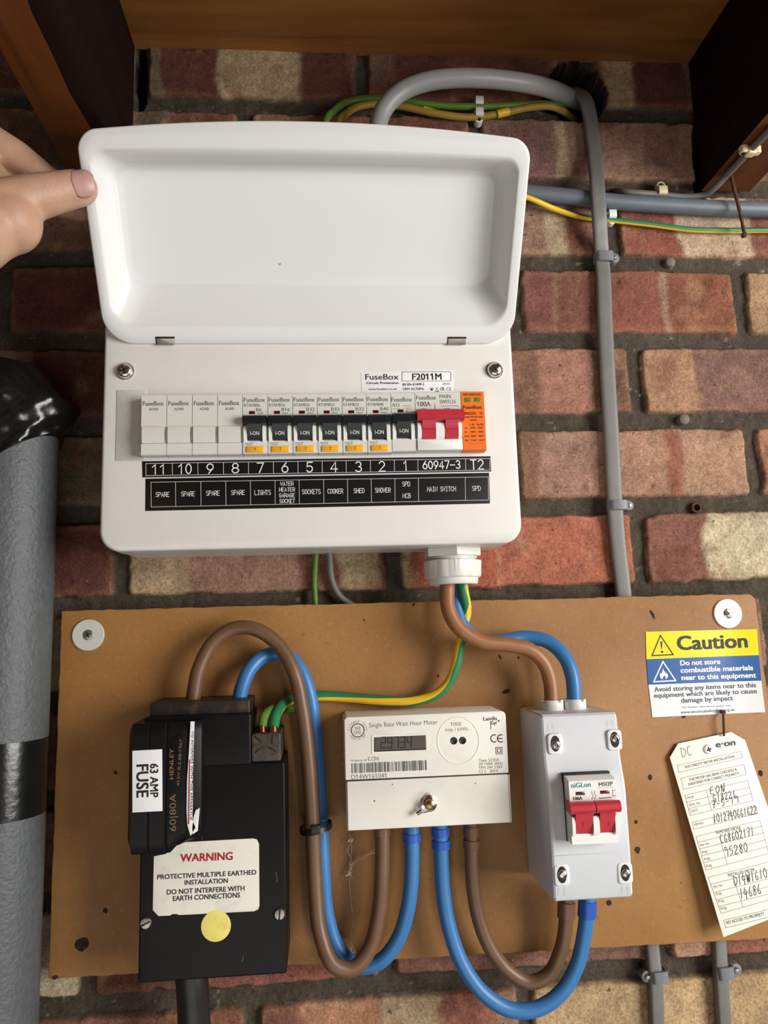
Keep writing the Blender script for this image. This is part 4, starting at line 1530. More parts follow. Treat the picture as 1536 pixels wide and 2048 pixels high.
# bar code
xb = 0.0
rb = random.Random(5)
A, B_ = FMt.px(*K7(165, 565)), FMt.px(*K7(750, 540))
C_ = FMt.px(*K7(165, 637))
wA = B_[0] - A[0]
while xb < wA - 0.4:
    wbar = rb.choice([0.28, 0.28, 0.5, 0.75])
    f0 = A[1] + (B_[1] - A[1]) * xb / wA
    ribbon(mb, FMt, [(A[0] + xb + wbar / 2, f0 - 0.1), (A[0] + xb + wbar / 2, f0 - (A[1] - C_[1]))], wbar, M['ink_bar'])
    xb += wbar + rb.choice([0.25, 0.3, 0.5, 0.8])
# raised ring round the two sensor windows
c = FMt.px(*K7(985, 388))
lathe(mb, front(MD), c[0], c[1], [(17.5, -0.1), (17.2, 0.25), (16.6, 0.28), (16.2, -0.02)], M['meter'], 64, sx=0.92, cap1=False)
housing = mb.build('housing', mt)
for u, v in ((951, 390), (1018, 388)):
    mb = MB()
    p = FMt.px(*K7(u, v))
    lathe(mb, front(MD), p[0], p[1], [(2.7, -0.2), (2.7, 0.12), (2.3, 0.2), (2.0, 0.05), (0.01, 0.02)], M['lever_black'], 24)
    mb.build('sensor_window', mt)
mb = MB()
dz = quad_px(FMt, [K7(332, 480), K7(742, 463), K7(738, 342), K7(332, 358)])
fr = inset(dz, -1.0)
mb.loops([[FMt.pt(a, b, 0.35) for a, b in fr], [FMt.pt(a, b, 0.35) for a, b in dz], [FMt.pt(a, b, 0.06) for a, b in inset(dz, 0.5)]], M['meter'])
mb.loops([[FMt.pt(a, b, -0.1) for a, b in fr], [FMt.pt(a, b, 0.35) for a, b in fr]], M['meter'])
flatpoly(mb, FMt, inset(dz, 0.3), M['lcd'], 0.07)
ld = inset(dz, 0.3)
ribbon(mb, FMt, [(ld[0][0] + 0.2, ld[0][1] + 0.5), (ld[1][0] - 0.2, ld[1][1] + 0.5)], 1.1, M['lever_black'], 0.08)
ribbon(mb, FMt, [(ld[0][0] + 0.4, ld[0][1] + 0.5), (ld[3][0] + 0.4, ld[3][1] - 0.3)], 0.8, M['lever_black'], 0.08)
disp = mb.build('display', mt)
mb = MB()
SEG = {'2': 'abged', '9': 'abcdfg', '7': 'abc', '3': 'abgcd', '4': 'fgbc'}
for i, ch in enumerate('29734'):
    x_ = FMt.px(*K7(392 + i * 49.5, 446 - i * 1.0))
    ww, hh = 3.2, 7.6
    sg = {'a': ((0.3, hh), (ww, hh)), 'b': ((ww, hh), (ww, hh / 2)), 'c': ((ww, hh / 2), (ww, 0)), 'd': ((0, 0), (ww, 0)), 'e': ((0, 0), (0, hh / 2)), 'f': ((0, hh / 2), (0, hh)), 'g': ((0, hh / 2), (ww, hh / 2))}
    for k in SEG[ch]:
        (p, q), (r_, s_) = sg[k]
        ribbon(mb, FMt, [(x_[0] + p + q * 0.06, x_[1] + q), (x_[0] + r_ + s_ * 0.06, x_[1] + s_)], 0.75, M['lcd_digit'], 0.11)
mb.build('digits', disp)
mb = MB()
prism(mb, front(0), rrect(mx0 + 0.6, mz0, mx1 + 0.2, mzm - 0.5, 0.8, 3), BD + 1, MD + 1.2, M['meter'], 0.7)
FMc = front(MD + 1.25)
for px, py, r_ in ((749, 1602, 0.7), (951, 1567, 0.5), (785, 1569, 0.5)):
    a, b = FMc.px(px, py)
    flatpoly(mb, FMc, circ(a, b, r_, 9), M['ink_grey'])
tcov = mb.build('terminal_cover', mt)
mb = MB()
for a, b, c2, d2 in ((mx0 + 0.3, mzm - 0.2, mx1, mzm + 0.1), ):
    box(mb, front(0), a, b, c2, d2 + 0.2, MD - 3, MD + 0.35, M['dark_metal'], 0.05)
box(mb, front(0), mx0 + 1.1, mz0 + 0.5, mx0 + 1.45, mzm, MD, MD + 1.3, M['dark_metal'], 0.05)
box(mb, front(0), mx1 - 1.0, mz0 + 0.5, mx1 - 0.65, mzm, MD, MD + 1.3, M['dark_metal'], 0.05)
mb.build('cover_seam', mt)
mb = MB()
p = P(859.5, 1609, MD + 6)
lathe(mb, front(MD + 1.2), p[0], p[1], [(5.6, 0), (5.2, 1.5), (3.9, 1.7), (3.7, 4.5), (3.2, 6.3), (2.0, 6.9), (0.01, 7.0)], M['brass'], 28)
lathe(mb, front(MD + 1.2), p[0], p[1], [(6.2, 0), (6.0, 1.2), (4.2, 1.9)], M['chrome'], 28, cap1=False)
mb.build('seal_screw', mt)
mb = MB()
q0 = Vector((p[0] - 5, p[1] + 0.5, MD + 4))
tube(mb, [q0 + Vector((7.5, 1, 0)), q0 + Vector((6.5, 6, 0.6)), q0 + Vector((3, 7.2, 1)), q0 + Vector((0.2, 2, 1.5)), q0 + Vector((-2.6, -5, 1))], 0.35, M['steel'], 8, step=0.8)
tube(mb, [q0 + Vector((-2, -6, 1)), q0 + Vector((1, -6, 1.5)), q0 + Vector((3.4, -5.4, 2))], 0.35, M['steel'], 8, step=0.8)
tube(mb, [q0 + Vector((-1.2, -4.6, 1)), q0 + Vector((-4.6, -6.6, 1.2))], 1.7, M['chrome'], 14, step=1)
mb.build('seal_wire', mt)

# ------------------------------------------------------------------ grey isolator
ix0, ix1 = 330.3, 387.4
it = thing('isolator_switch', 'grey isolator enclosure with red double lever, right of the meter', 'isolator switch', (359, -666, BD))
FI = Frame((0, 0, 0))
mb = MB()
prof = [(-540.0, BD + 0.3), (-540.0, 77.5), (-541.5, 79.4), (-544, 80.2), (-571, 81.5), (-577, 83), (-588, 86.4), (-594, 87.2), (-634.6, 87.4), (-634.9, 86.9), (-635.2, 87.3), (-663, 86.2), (-665, 85.2), (-666, 83.5), (-666, BD + 0.3)]
L = []
for a, k in ((ix0, 1.8), (ix0 + 0.5, 0.7), (ix0 + 1.8, 0), (ix1 - 1.8, 0), (ix1 - 0.5, 0.7), (ix1, 1.8)):
    l = []
    for i, (b, c_) in enumerate(prof):
        cc = c_ - k if c_ > BD + 1 else c_
        bb = b - k if i in (0, 1, 2) else (b + k if i >= len(prof) - 3 else b)
        l.append(Vector((a, bb, cc)))
    L.append(l)
mb.loops(L, M['iso_grey'], True, True, True)
p0, p1 = P(1073, 1668, 62), P(1098, 1691, 84)
iso_body = mb.build('enclosure', it, angle=25)
for px, py in ((1110, 1487), (1229, 1479), (1123.5, 1749), (1250, 1745)):
    d = 82.0 if py < 1600 else 86.8
    p = P(px, py, d)
    mb = MB()
    box(mb, front(0), p[0] - 5.4, p[1] - 7.6, p[0] + 5.4, p[1] + 7.0, d - 4, d + 0.7, M['iso_light'], 0.8, 3.0)
    oval = [(p[0] + 3.4 * math.cos(2 * math.pi * i / 28), p[1] + 5.6 * math.sin(2 * math.pi * i / 28)) for i in range(28)]
    flatpoly(mb, front(d + 0.7), oval, M['dark_metal'], 0.05)
    for s in (-1, 1):
        z_ = p[1] + (9 if py < 1600 else -14)
        ribbon(mb, front(d + (0.0 if py > 1600 else -0.1)), [(p[0] + s * 2, z_), (p[0] + s * 2, z_ + 5)], 0.35, M['plate_grey'], 0.6)
    bs = mb.build('screw_boss', it)
    mb = MB()
    off = random.uniform(-1.2, 1.2)
    lathe(mb, front(d + 0.7), p[0] + 0.4, p[1] + off, [(3.3, 0.05), (3.3, 0.4), (2.7, 1.2), (1.7, 1.5), (1.5, 0.6), (0.01, 0.6)], M['chrome'], 24)
    mb.build('screw', bs)
# cable collars on top
for px in (1104, 1149):
    p = P(px, 1405, 48)
    mb = MB()
    F = Frame((p[0], -542, 48), UX, Vector((0, 0, -1)))
    L = []
    for c_, k in ((0, 1), (6.5, 1), (9.6, 1.0)):
        l = []
        for i in range(48):
            an = 2 * math.pi * i / 48
            notch = 2.0 if (c_ > 9 and i % 12 in (2, 3, 4)) else 0.0
            l.append(F.pt(8.6 * k * math.cos(an), 8.6 * k * math.sin(an), c_ - notch))
        L.append(l)
    L.append([F.pt(6.6 * math.cos(2 * math.pi * i / 48), 6.6 * math.sin(2 * math.pi * i / 48), 9.4) for i in range(48)])
    mb.loops(L, M['iso_light'], True, True, True)
    mb.build('cable_collar', it)
# the switch itself
SD = 99.0
sx0, sx1 = P(1137, 1560, SD)[0], P(1236, 1640, SD)[0]
sz1, sz0 = P(1185, 1556, SD)[1], P(1188, 1688, SD)[1]
sw = sx1 - sx0
FSw = Frame((sx0, sz1, 0))
H = sz0 - sz1
mb = MB()
box(mb, front(0), sx0 - 0.6, sz0 - 0.4, sx1 + 0.6, sz1 + 1.8, 80, 87.9, M['dark_metal'], 0.1)
extr(mb, FSw, [(0.4, 82), (0.4, SD - 4.5), (-1.6, SD), (-17.4, SD), (-17.8, SD - 0.5), (-17.8, SD - 5), (-36, SD - 5), (-37.0, SD - 1.2), (H, SD - 0.4), (H, 82)], 0, sw, M['mod_white'])
k37 = -36.6
for a0, a1 in ((0.2, 2.4), (sw * 0.455, sw * 0.585), (sw - 2.6, sw - 0.4)):
    extr(mb, FSw, [(-24, SD - 6), (-25, SD + 1.4), (-26, SD + 2), (-35.0, SD + 1.8), (-38.0, SD + 0.4), (-38.4, SD - 6)], a0, a1, M['mod_white'])
FSt = front(SD + 0.05)
text_px(mb, FSt, 'niGLon', 1143, 1575.8, 1181.7, 1573.3, 9.0, M['ink_teal'], 0.015)
text_px(mb, FSt, 'MSI2P', 1198, 1572.6, 1225.7, 1570.4, 6.2, M['ink'], 0.01)
text_px(mb, FSt, '100A', 1146, 1600.7, 1164.8, 1599.3, 6.0, M['ink'], 0.02)
lines_px(mb, FSt, [(1199, 1596.4, 1222, 1594.8)], 0.7, M['ink_grey'])
text_px(mb, FSt, 'ON', 1226, 1582, 1231, 1581.6, 2.2, M['ink_grey'])
text_px(mb, FSt, 'OFF', 1227, 1593, 1233, 1592.4, 2.2, M['ink_grey'])
lines_px(mb, FSt, [(1195.5, 1565, 1226, 1563), (1197, 1575.6, 1227, 1573.8), (1225, 1579, 1225.6, 1594)], 0.22, M['ink_grey'])
for x_ in (1183.5, 1189):
    a, b = FSt.px(x_, 1582)
    ribbon(mb, FSt, [(a, b), (a, b - 1.6), (a + 0.9, b - 3.2), (a, b - 4.6)], 0.25, M['ink_grey'])
    flatpoly(mb, FSt, circ(a, b - 5.0, 0.35, 8), M['ink'])
switch = mb.build('switch_module', it)
for (x0, y0, x1, y1) in ((1151.7, 1590.8, 1169.5, 1583), (1200.5, 1588, 1218.7, 1580.4)):
    mb = MB()
    a, b = FSt.px(x0, y0), FSt.px(x1, y1)
    box(mb, FSt, a[0], a[1], b[0], b[1], -0.3, 0.06, M['window_red'], 0.03)
    mb.build('indicator_window', switch)
mb = MB()
RD = SD + 9
p0, p1 = P(1141, 1622, RD), P(1244, 1610, RD)
zc = P(1190, 1617, RD)[1]
for s0, s1 in ((p0[0], (p0[0] + p1[0]) / 2 + 0.1), ((p0[0] + p1[0]) / 2 + 0.15, p1[0])):
    tube(mb, [Vector((s0 + 0.3, zc, RD - 4)), Vector((s1 - 0.3, zc, RD - 4))], 4.0, M['red'], 20, step=4)
    box(mb, front(0), s0 + 1.2, zc - 4, s1 - 1.2, zc + 3.2, SD - 6, RD - 3, M['red'], 0.6)
for a0, a1 in ((2.5, sw * 0.45), (sw * 0.59, sw - 2.7)):
    extr(mb, FSw, [(-20.5, SD - 5), (-20.5, SD + 4.5), (-25, SD + 3.2), (-36.4, SD - 1.0), (-36.6, SD - 5)], a0, a1, M['red'])
Fm = Frame((sx0, sz1 - 25, SD + 3.3), UX, Vector((0, 11.4, 4.2)))
for a in (sw * 0.24, sw * 0.78):
    ribbon(mb, Fm, [(a, -3.6), (a, -7.4)], 0.5, M['ink_red'], 0.06)
mb.build('lever', it)

# ------------------------------------------------------------------ cables
def cable(name, label, pts, r, m, group=None, **kw):
    mb = MB()
    tube(mb, [P(*p) if not isinstance(p, Vector) else p for p in pts], r, M[m], **kw)
    ob = mb.build(name)
    return tag(ob, label, 'cable', group)


def sleeve(parent, p0, p1, r, m):
    """short collar of insulation pushed over a cable"""
    mb = MB()
    a, b = P(*p0), P(*p1)
    e = (b - a).normalized()
    tube(mb, [a, a + e * 0.6, a.lerp(b, 0.5), b - e * 0.6, b], r, M[m], 24, step=1.0, rfun=lambda t: 0.9 if t < 0.02 or t > 0.98 else 1.0)
    return mb.build('sleeve', parent)


TL = 'meter tails on the chipboard'
TR_ = 5.5
c1 = cable('power_cable', 'brown cable looping from the black cut-out down to the left of the meter', [
    (384, 1412, 42), (389, 1380, 42), (397, 1340, 42), (424, 1288, 40), (465, 1258, 40), (510, 1258, 42), (555, 1288, 42), (588, 1345, 45), (605, 1420, 45), (617, 1520, 44), (625, 1640, 43), (630, 1760, 43), (640, 1865, 46), (667, 1930, 50), (705, 1938, 48), (738, 1900, 44), (757, 1830, 42), (764, 1740, 42), (764, 1640, 42)], TR_, 'brown_pvc', TL)
sleeve(c1, (764, 1672, 42), (763.5, 1655, 42), 6.2, 'brown_sleeve')
c2 = cable('power_cable', 'blue cable looping from the black cut-out down to left of the meter', [
    (476, 1412, 40), (484, 1375, 40), (500, 1338, 38), (530, 1312, 32), (568, 1309, 30), (598, 1335, 33), (618, 1385, 34.5), (629, 1460, 33), (637, 1560, 32), (642, 1650, 32), (646, 1740, 32), (654, 1830, 31), (676, 1895, 30), (715, 1932, 30), (758, 1924, 34), (795, 1880, 38), (817, 1810, 42), (824, 1730, 42), (823, 1640, 42)], TR_, 'blue_pvc', TL)
sleeve(c2, (823.5, 1683, 42), (823, 1666, 42), 6.7, 'blue_sleeve')
c3 = cable('power_cable', 'blue cable in a deep loop from the meter to the isolator', [
    (880, 1640, 42), (882, 1700, 42), (886, 1780, 42), (897, 1850, 42), (923, 1925, 42), (965, 1985, 42), (1020, 2019, 42), (1075, 2017, 42), (1122, 1985, 42), (1154, 1930, 42), (1168, 1870, 44), (1174, 1820, 46), (1176, 1785, 46)], TR_, 'blue_pvc', TL)
sleeve(c3, (881, 1672, 42), (880.5, 1655, 42), 6.7, 'blue_sleeve')
sleeve(c3, (882, 1697, 42), (881.5, 1680, 42), 6.9, 'blue_sleeve')
sleeve(c3, (1173.5, 1834, 46), (1175, 1801, 46), 6.9, 'blue_sleeve')
c4 = cable('power_cable', 'brown cable in a loop from the meter to the isolator', [
    (943, 1640, 42), (943, 1700, 42), (946, 1770, 42), (957, 1835, 40), (980, 1895, 38), (1018, 1943, 36), (1060, 1965, 36), (1098, 1948, 38), (1122, 1900, 42), (1131, 1850, 44), (1133, 1785, 46)], TR_ - 0.2, 'brown_pvc', TL)
sleeve(c4, (943, 1672, 42), (943, 1652, 42), 6.2, 'brown_sleeve')
sleeve(c4, (943, 1697, 42), (943, 1679, 42), 6.3, 'brown_sleeve')
sleeve(c4, (1132, 1836, 46), (1133, 1803, 46), 6.5, 'brown_sleeve')
TC = 'cables from the gland'
cable('power_cable', 'light brown cable curving from the white gland to the isolator top', [
    (897, 1140, 48), (895, 1172, 50), (896, 1215, 53), (915, 1253, 54), (960, 1282, 53), (1015, 1289, 51), (1060, 1300, 50), (1089, 1328, 49), (1101, 1365, 48), (1104, 1412, 48)], 5.7, 'brown_new', TC)
cable('power_cable', 'blue cable curving behind the brown one from the white gland to the isolator', [
    (912, 1145, 36), (911, 1185, 37), (914, 1222, 40), (930, 1258, 42), (962, 1283, 40), (1005, 1282, 36), (1050, 1275, 34), (1095, 1283, 38), (1130, 1315, 44), (1145, 1355, 48), (1149, 1412, 48)], 5.6, 'blue_pvc', TC)
cable('earth_cable', 'green and yellow earth cable from the gland to the small terminal block', [
    (922, 1145, 46), (927, 1180, 46), (933, 1215, 42), (930, 1250, 40), (920, 1290, 38), (912, 1330, 36), (898, 1365, 34), (870, 1390, 32), (825, 1402, 30), (770, 1401, 29), (700, 1395, 26), (640, 1392, 24.3), (595, 1396, 25.5), (566, 1408, 38), (551, 1432, 52), (547, 1456, 58)], 3.9, 'earth_green', TC,
      stripe=(M['earth_yellow'], 1.0, 1.6, ((0, 25, 45, 80, 110, 150, 200, 400), (168, 160, 40, 12, 50, 100, 140, 160))))
mb = MB()
cable('earth_cable', 'short dusty green earth cable in the left hole of the terminal block', [
    (524, 1454, 58), (528, 1434, 54), (541, 1421, 46), (562, 1416, 35), (586, 1417, 24), (603, 1421, 17)], 3.6, 'earth_dirty', TC)
for px, py, lab in ((524, 1452, ''), (547, 1454, '')):
    mb = MB()
    tube(mb, [P(px, py, 58.2), P(px + 0.5, py + 14, 60)], 2.6, M['copper'], 12, step=2)
    mb.build('copper_end', tb)

# cables above the unit
cable('grey_cable', 'thick pale grey cable arching from a hole in the bricks into the consumer unit', [
    Vector((222, -180, 40)), Vector((221, -120, 42)), (757, 245, 44), (772, 212, 46), (805, 182, 48), (855, 163, 50), (920, 156, 50), (985, 158, 46), (1050, 166, 38), (1100, 178, 22), (1135, 193, 0), (1152, 203, -30), (1160, 208, -55)], 7.9, 'grey_thick')
cable('earth_cable', 'dusty green earth cable under the upper white clip above the consumer unit', [
    Vector((186, -180, 40)), Vector((180, -110, 34)), (652, 242, 26), (668, 222, 18), (692, 205, 10), (735, 197, 7), (790, 199, 7), (840, 206, 8), (896, 212, 7), (955, 213, 7), (1040, 210, 6), (1110, 207, 4), (1140, 209, -12), (1156, 212, -50)], 3.2, 'earth_dirty', 'earth cables above the consumer unit',
      stripe=(M['earth_olive'], 2.5, 2.2, 0.0))
e2 = cable('earth_cable', 'dusty yellow earth cable sagging under the lower white clip', [
    Vector((198, -180, 34)), Vector((192, -112, 28)), (679, 243, 20), (692, 228, 14), (712, 215, 9), (752, 208, 6), (803, 213, 7), (861, 225, 9), (919, 234, 8), (955, 234, 7), (1006, 226, 7), (1060, 215, 8), (1100, 213, 7), (1125, 222, 0), (1140, 234, -20), (1150, 240, -50)], 3.3, 'earth_olive', 'earth cables above the consumer unit',
      stripe=(M['earth_dirty'], 5.0, 0.8, 0.0))
for (xa_, ya_, xb_, yb_) in ((846, 221, 868, 226.5), (994, 228.5, 1017, 223)):
    mb = MB()
    tube(mb, [P(xa_, ya_, 8.2), P(xb_, yb_, 8.2)], 3.7, M['earth_yellow'], 20, step=2)
    mb.build('yellow_tape_band', e2)
cable('grey_cable', 'flat grey cable running down the bricks right of the consumer unit', [
    (1150, 180, -25), (1160, 186, 2), (1172, 203, 9), (1180, 235, 9), (1188, 300, 9), (1195, 380, 20), (1199, 440, 19), (1202, 490, 9), (1204, 521, 5.5), (1207, 560, 5.5), (1210, 640, 6), (1216, 760, 6), (1223, 880, 6), (1230, 1013, 6), (1236, 1090, 6), (1243, 1150, 4.5), (1249, 1210, 3.5)], 1, 'grey_pvc', flat=(6.6, 3.0), seg=32)
cable('conduit_pipe', 'blue-grey round conduit running level along the bricks behind the flat cable', [
    Vector((250, -180, 30)), Vector((256, -120, 22)), Vector((290, -86, 10)), (1000, 378, 9), (1060, 386, 9), (1130, 393, 9), (1240, 405, 9), (1330, 411, 9), (1440, 417, 9), (1600, 421, 9)], 7.2, 'conduit')['category'] = 'conduit'
cable('earth_cable', 'bright green and yellow earth cable below the blue-grey conduit', [
    (985, 374, 19), (1020, 384, 18), (1060, 397, 15), (1110, 418, 8), (1160, 433, 6), (1220, 440, 6), (1300, 449, 6), (1380, 459, 6), (1460, 461, 6), (1600, 460, 6)], 2.5, 'earth_green', None,
      stripe=(M['earth_yellow'], 0.9, 2.4, ((0, 35, 75, 100, 300), (85, 80, 30, -25, -40))))
pj = [PZ(px, py, -82) for px, py in ((1452, 352), (1500, 301), (1548, 252))]
cable('grey_cable', 'thin round grey cable turning from the bricks along the dark joist', [
    (1225, 381, -12), (1250, 384, 4), (1318, 389, 5), (1375, 394, 6), (1412, 388, 12), (1432, 373, 22)] + pj, 2.9, 'grey_pvc')
cable('earth_cable', 'thin dull green cable dropping behind the chipboard top edge', [
    (634, 1070, 8), (632, 1110, 6), (629, 1160, 5), (632, 1230, 4)], 2.3, 'earth_dirty')
cable('grey_cable', 'thin grey cable slanting down behind the chipboard top edge', [
    (655, 1070, 10), (659, 1110, 7), (664, 1160, 6), (680, 1192, 5), (712, 1215, 4)], 2.6, 'grey_pvc')
cable('grey_cable', 'grey cable with clip on its left, below the chipboard', [
    (1300, 1850, 1.8), (1304, 1900, 3.6), (1310, 1960, 6), (1314, 2060, 6), (1318, 2160, 6)], 1, 'grey_pvc', 'grey cables below the chipboard', flat=(5.4, 4.2), seg=22)
cable('grey_cable', 'grey cable with clip on its right, below the hanging card tag', [
    (1436, 1830, 1.8), (1438, 1890, 4.2), (1441, 1950, 6), (1448, 2060, 6), (1452, 2160, 6)], 1, 'grey_pvc', 'grey cables below the chipboard', flat=(5.4, 4.2), seg=22)
cable('supply_cable', 'thick black supply cable hanging below the black cut-out', [
    Vector((75, -700, 44)), (384, 1962, 44), (387, 2010, 42), (390, 2100, 40), (392, 2200, 40)], 11.4, 'black_pvc')


def clip(label, px, py, d, ux, w, hgt, m, nail_at, rise, nail_m='steel', grp='cable clips'):
    """saddle clip: arch over the cable with a nailed ear"""
    p = P(px, py, d)
    t = thing('cable_clip', label, 'cable clip', (p[0], p[1] - 5, 0), grp)
    F = Frame((p[0], p[1], d), ux, UD.cross(Vector(ux)))
    mb = MB()
    arch = []
    for i in range(13):
        a = math.pi * i / 12
        arch.append((math.copysign(abs(math.cos(a)) ** 0.4, math.cos(a)) * w, max(0, math.sin(a)) ** 0.4 * rise))
    inner = [(x_ * 0.82, c_ * 0.8) for x_, c_ in arch][::-1]
    prof_ = arch + inner
    vs0 = [F.pt(x_, -hgt, c_) for x_, c_ in prof_]
    vs1 = [F.pt(x_, hgt, c_) for x_, c_ in prof_]
    mb.loops([vs0, vs1], M[m], True, True, True)
    na, nb = nail_at
    prism(mb, F, circ(na, nb, hgt * 1.05, 20), -d + 0.3 if d < 12 else -8, rise * 0.55, M[m], 0.4)
    box(mb, F, min(0, na), -hgt + nb * 0.4, max(0, na), hgt + nb * 0.4, 0, rise * 0.5, M[m], 0.3)
    mb.build('saddle', t)
    mb = MB()
    lathe(mb, F, na, nb, [(hgt * 0.5, rise * 0.5), (hgt * 0.5, rise * 0.62), (hgt * 0.35, rise * 0.72), (0.01, rise * 0.74)], M[nail_m], 16)
    mb.build('nail', t)


clip('grey clip and pin on the flat cable, beside the open cover', 1204, 521, 1, (1, -0.02, 0), 8.4, 4.6, 'clip_grey', (9.4, 0), 10.6)
clip('grey clip and pin on the flat cable, just above the chipboard', 1231, 1013, 1, (1, -0.02, 0), 8.2, 4.0, 'clip_grey', (9.6, 0), 11.2, 'chrome')
clip('white clip under the flat grey cable on the green and yellow earth', 1219, 436, 1, (0, 1, 0), 4.4, 3.4, 'clip_white', (-5.2, 0), 9.5, 'dark_metal')
clip('upper of the two white clips above the consumer unit', 955, 213, 1, (0, 1, 0), 4.6, 3.6, 'clip_white', (-1.0, 0), 10.8, 'dark_metal')
clip('lower of the two white clips above the consumer unit', 955, 236, 1, (0, 1, 0), 4.8, 3.6, 'clip_white', (-5.6, 0), 11.2, 'dark_metal')
clip('yellowed cream clip on the thin grey cable above the conduit', 1319, 388, 1, (0, 1, 0), 4.6, 4.0, 'clip_cream', (5.6, 0), 9, 'dark_metal')
clip('grey clip with left-hand ear on cable below the chipboard', 1311, 1944, 1, (1, 0.04, 0), 7.0, 4.2, 'clip_grey', (-9.5, 0), 11.5)
clip('grey clip with right-hand ear on cable below the card tag', 1441, 1936, 1, (1, 0.04, 0), 7.0, 4.6, 'clip_grey', (9.6, 0), 11.5)
# cream clip on the joist
pc = PZ(1500, 301, -82)
t = thing('cable_clip', 'yellowed cream clip holding the thin cable under the dark joist', 'cable clip', pc, 'cable clips')
mb = MB()
jd = (pj[2] - pj[0]).normalized()
sdv = jd.cross(UZ).normalized()
Fj = Frame(pc, sdv, jd)
if Fj.n.dot(UZ) > 0:
    Fj = Frame(pc, -sdv, jd)
box(mb, Fj, -4, -4, 4, 4, -1, 4.4, M['clip_cream'], 1.0, 2)
box(mb, Fj, 3, -3.4, 9, 3.4, -3, 3, M['clip_cream'], 1.0, 2)
box(mb, Fj, -9, -3.4, -3, 3.4, -3, 3, M['clip_cream'], 1.0, 2)
mb.build('saddle', t)
mb = MB()
lathe(mb, Fj, -6.2, 0, [(1.8, 2.6), (1.8, 3.6), (1.0, 4.2), (0.01, 4.3)], M['dark_metal'], 16)
mb.build('nail', t)

# cable tie round the two tails
t = MB()
p = P(632, 1655, 36)
F = Frame((p[0], p[1], 35), Vector((1, 0.16, 0)), Vector((0, 0, -1)))
pts = []
for i in range(33):
    an = 2 * math.pi * i / 32
    pts.append(F.pt(10.8 * math.cos(an), 13.4 * math.sin(an), 0))
L = []
for i in range(32):
    an = 2 * math.pi * i / 32
    n_ = F.u * math.cos(an) + F.v * math.sin(an)
    L.append([pts[i] + F.n * 2 + n_ * 0.2, pts[i] + F.n * 2 + n_ * 1.5, pts[i] - F.n * 2 + n_ * 1.5, pts[i] - F.n * 2 + n_ * 0.2])
L.append(L[0])
t.loops(L, M['black_pvc'])
q = P(631, 1658, 50)
box(t, front(0), q[0] - 3.4, q[1] - 2.8, q[0] + 3.4, q[1] + 2.8, 46, 52, M['black_pvc'], 0.6)
tag(t.build('cable_tie'), 'black cable tie binding the brown and blue cables beside the cut-out', 'cable tie')

# ------------------------------------------------------------------ nail, wall plugs
mb = MB()
tube(mb, [P(1462, 352, 26), P(1470, 385, 25), P(1480, 425, 22), P(1489, 468, 18)], 1.5, M['rust'], 12, step=2, rfun=lambda t: 1.0 + 0.12 * math.sin(t * 37))
q = P(1489, 469, 18)
lathe(mb, front(0), q[0], q[1], [(2.0, 15), (2.6, 17), (2.4, 19), (0.01, 20)], M['rust'], 14, cap0=True)
tag(mb.build('rusty_nail'), 'long rusty nail hanging down in front of the conduit under the joist', 'nail')
for px, py, r_, lab in ((1340, 525, 4.6, 'small grey plug in the mortar right of the open cover'), (1368, 839, 4.8, 'small grey plug in the mortar beside the flat cable, middle course')):
    mb = MB()
    p = P(px, py, 0)
    lathe(mb, front(-4), p[0], p[1], [(r_ * 1.1, -4), (r_, 3), (r_ * 0.95, 5.5), (r_ * 0.6, 6.6), (0.01, 6.8)], M['plug'], 18)
    tag(mb.build('wall_plug'), lab, 'wall plug', 'plugs in the mortar')
mb = MB()
p = P(1394, 1015, 0)
lathe(mb, front(-5), p[0], p[1], [(4.8, -4), (4.8, 4.5), (4.2, 5), (3.0, 5), (2.7, 0.2), (0.01, 0)], M['rust'], 20)
tag(mb.build('wall_plug'), 'round rusty ring plug in the mortar above the top right washer', 'wall plug', 'plugs in the mortar')

# ------------------------------------------------------------------ caution sticker and card tag
stk = [(1290.5, 1266), (1295, 1261.5), (1505, 1256.5), (1511.5, 1263), (1515, 1310), (1520, 1361), (1527, 1424), (1310, 1434.5), (1302.5, 1430), (1297, 1369.6), (1293, 1318.5)]
FK = front(BD + 0.5)
K1 = lambda u, v: (1270 + u * 0.17318, 1180 + v * 0.17318)
mb = MB()
yl, wl_ = (lambda a: None), None


def lift(a):
    return 2.2 * max(0.0, (a - 500) / 34.0) ** 2


def bandq(pts, m_):
    """sticker band, divided across so it can lift at its right end"""
    tl, tr, br, bl = [Vector(FK.px(*p)) for p in pts]
    n = 16
    vs, fs = [], []
    for i in range(n + 1):
        u_, l_ = tl.lerp(tr, i / n), bl.lerp(br, i / n)
        vs += [FK.pt(u_.x, u_.y, lift(u_.x)), FK.pt(l_.x, l_.y, lift(l_.x)), FK.pt(u_.x, u_.y, lift(u_.x) - 0.3), FK.pt(l_.x, l_.y, lift(l_.x) - 0.3)]
    for i in range(n):
        a, b = 4 * i, 4 * i + 4
        fs += [[a, a + 1, b + 1, b], [a + 2, b + 2, b + 3, a + 3], [a, b, b + 2, a + 2], [a + 1, a + 3, b + 3, b + 1]]
    fs += [[0, 2, 3, 1], [4 * n, 4 * n + 1, 4 * n + 3, 4 * n + 2]]
    mb.add(vs, fs, m_)


bandq([(1291.5, 1263.5), (1511, 1258), (1515, 1310), (1293, 1318.5)], M['label_yellow'])
bandq([(1293, 1318.5), (1515, 1310), (1520, 1361), (1297, 1369.6)], M['label_blue'])
bandq([(1297, 1369.6), (1520, 1361), (1527.5, 1424), (1305, 1434.5)], M['label_vinyl'])
n0 = len(mb.v)


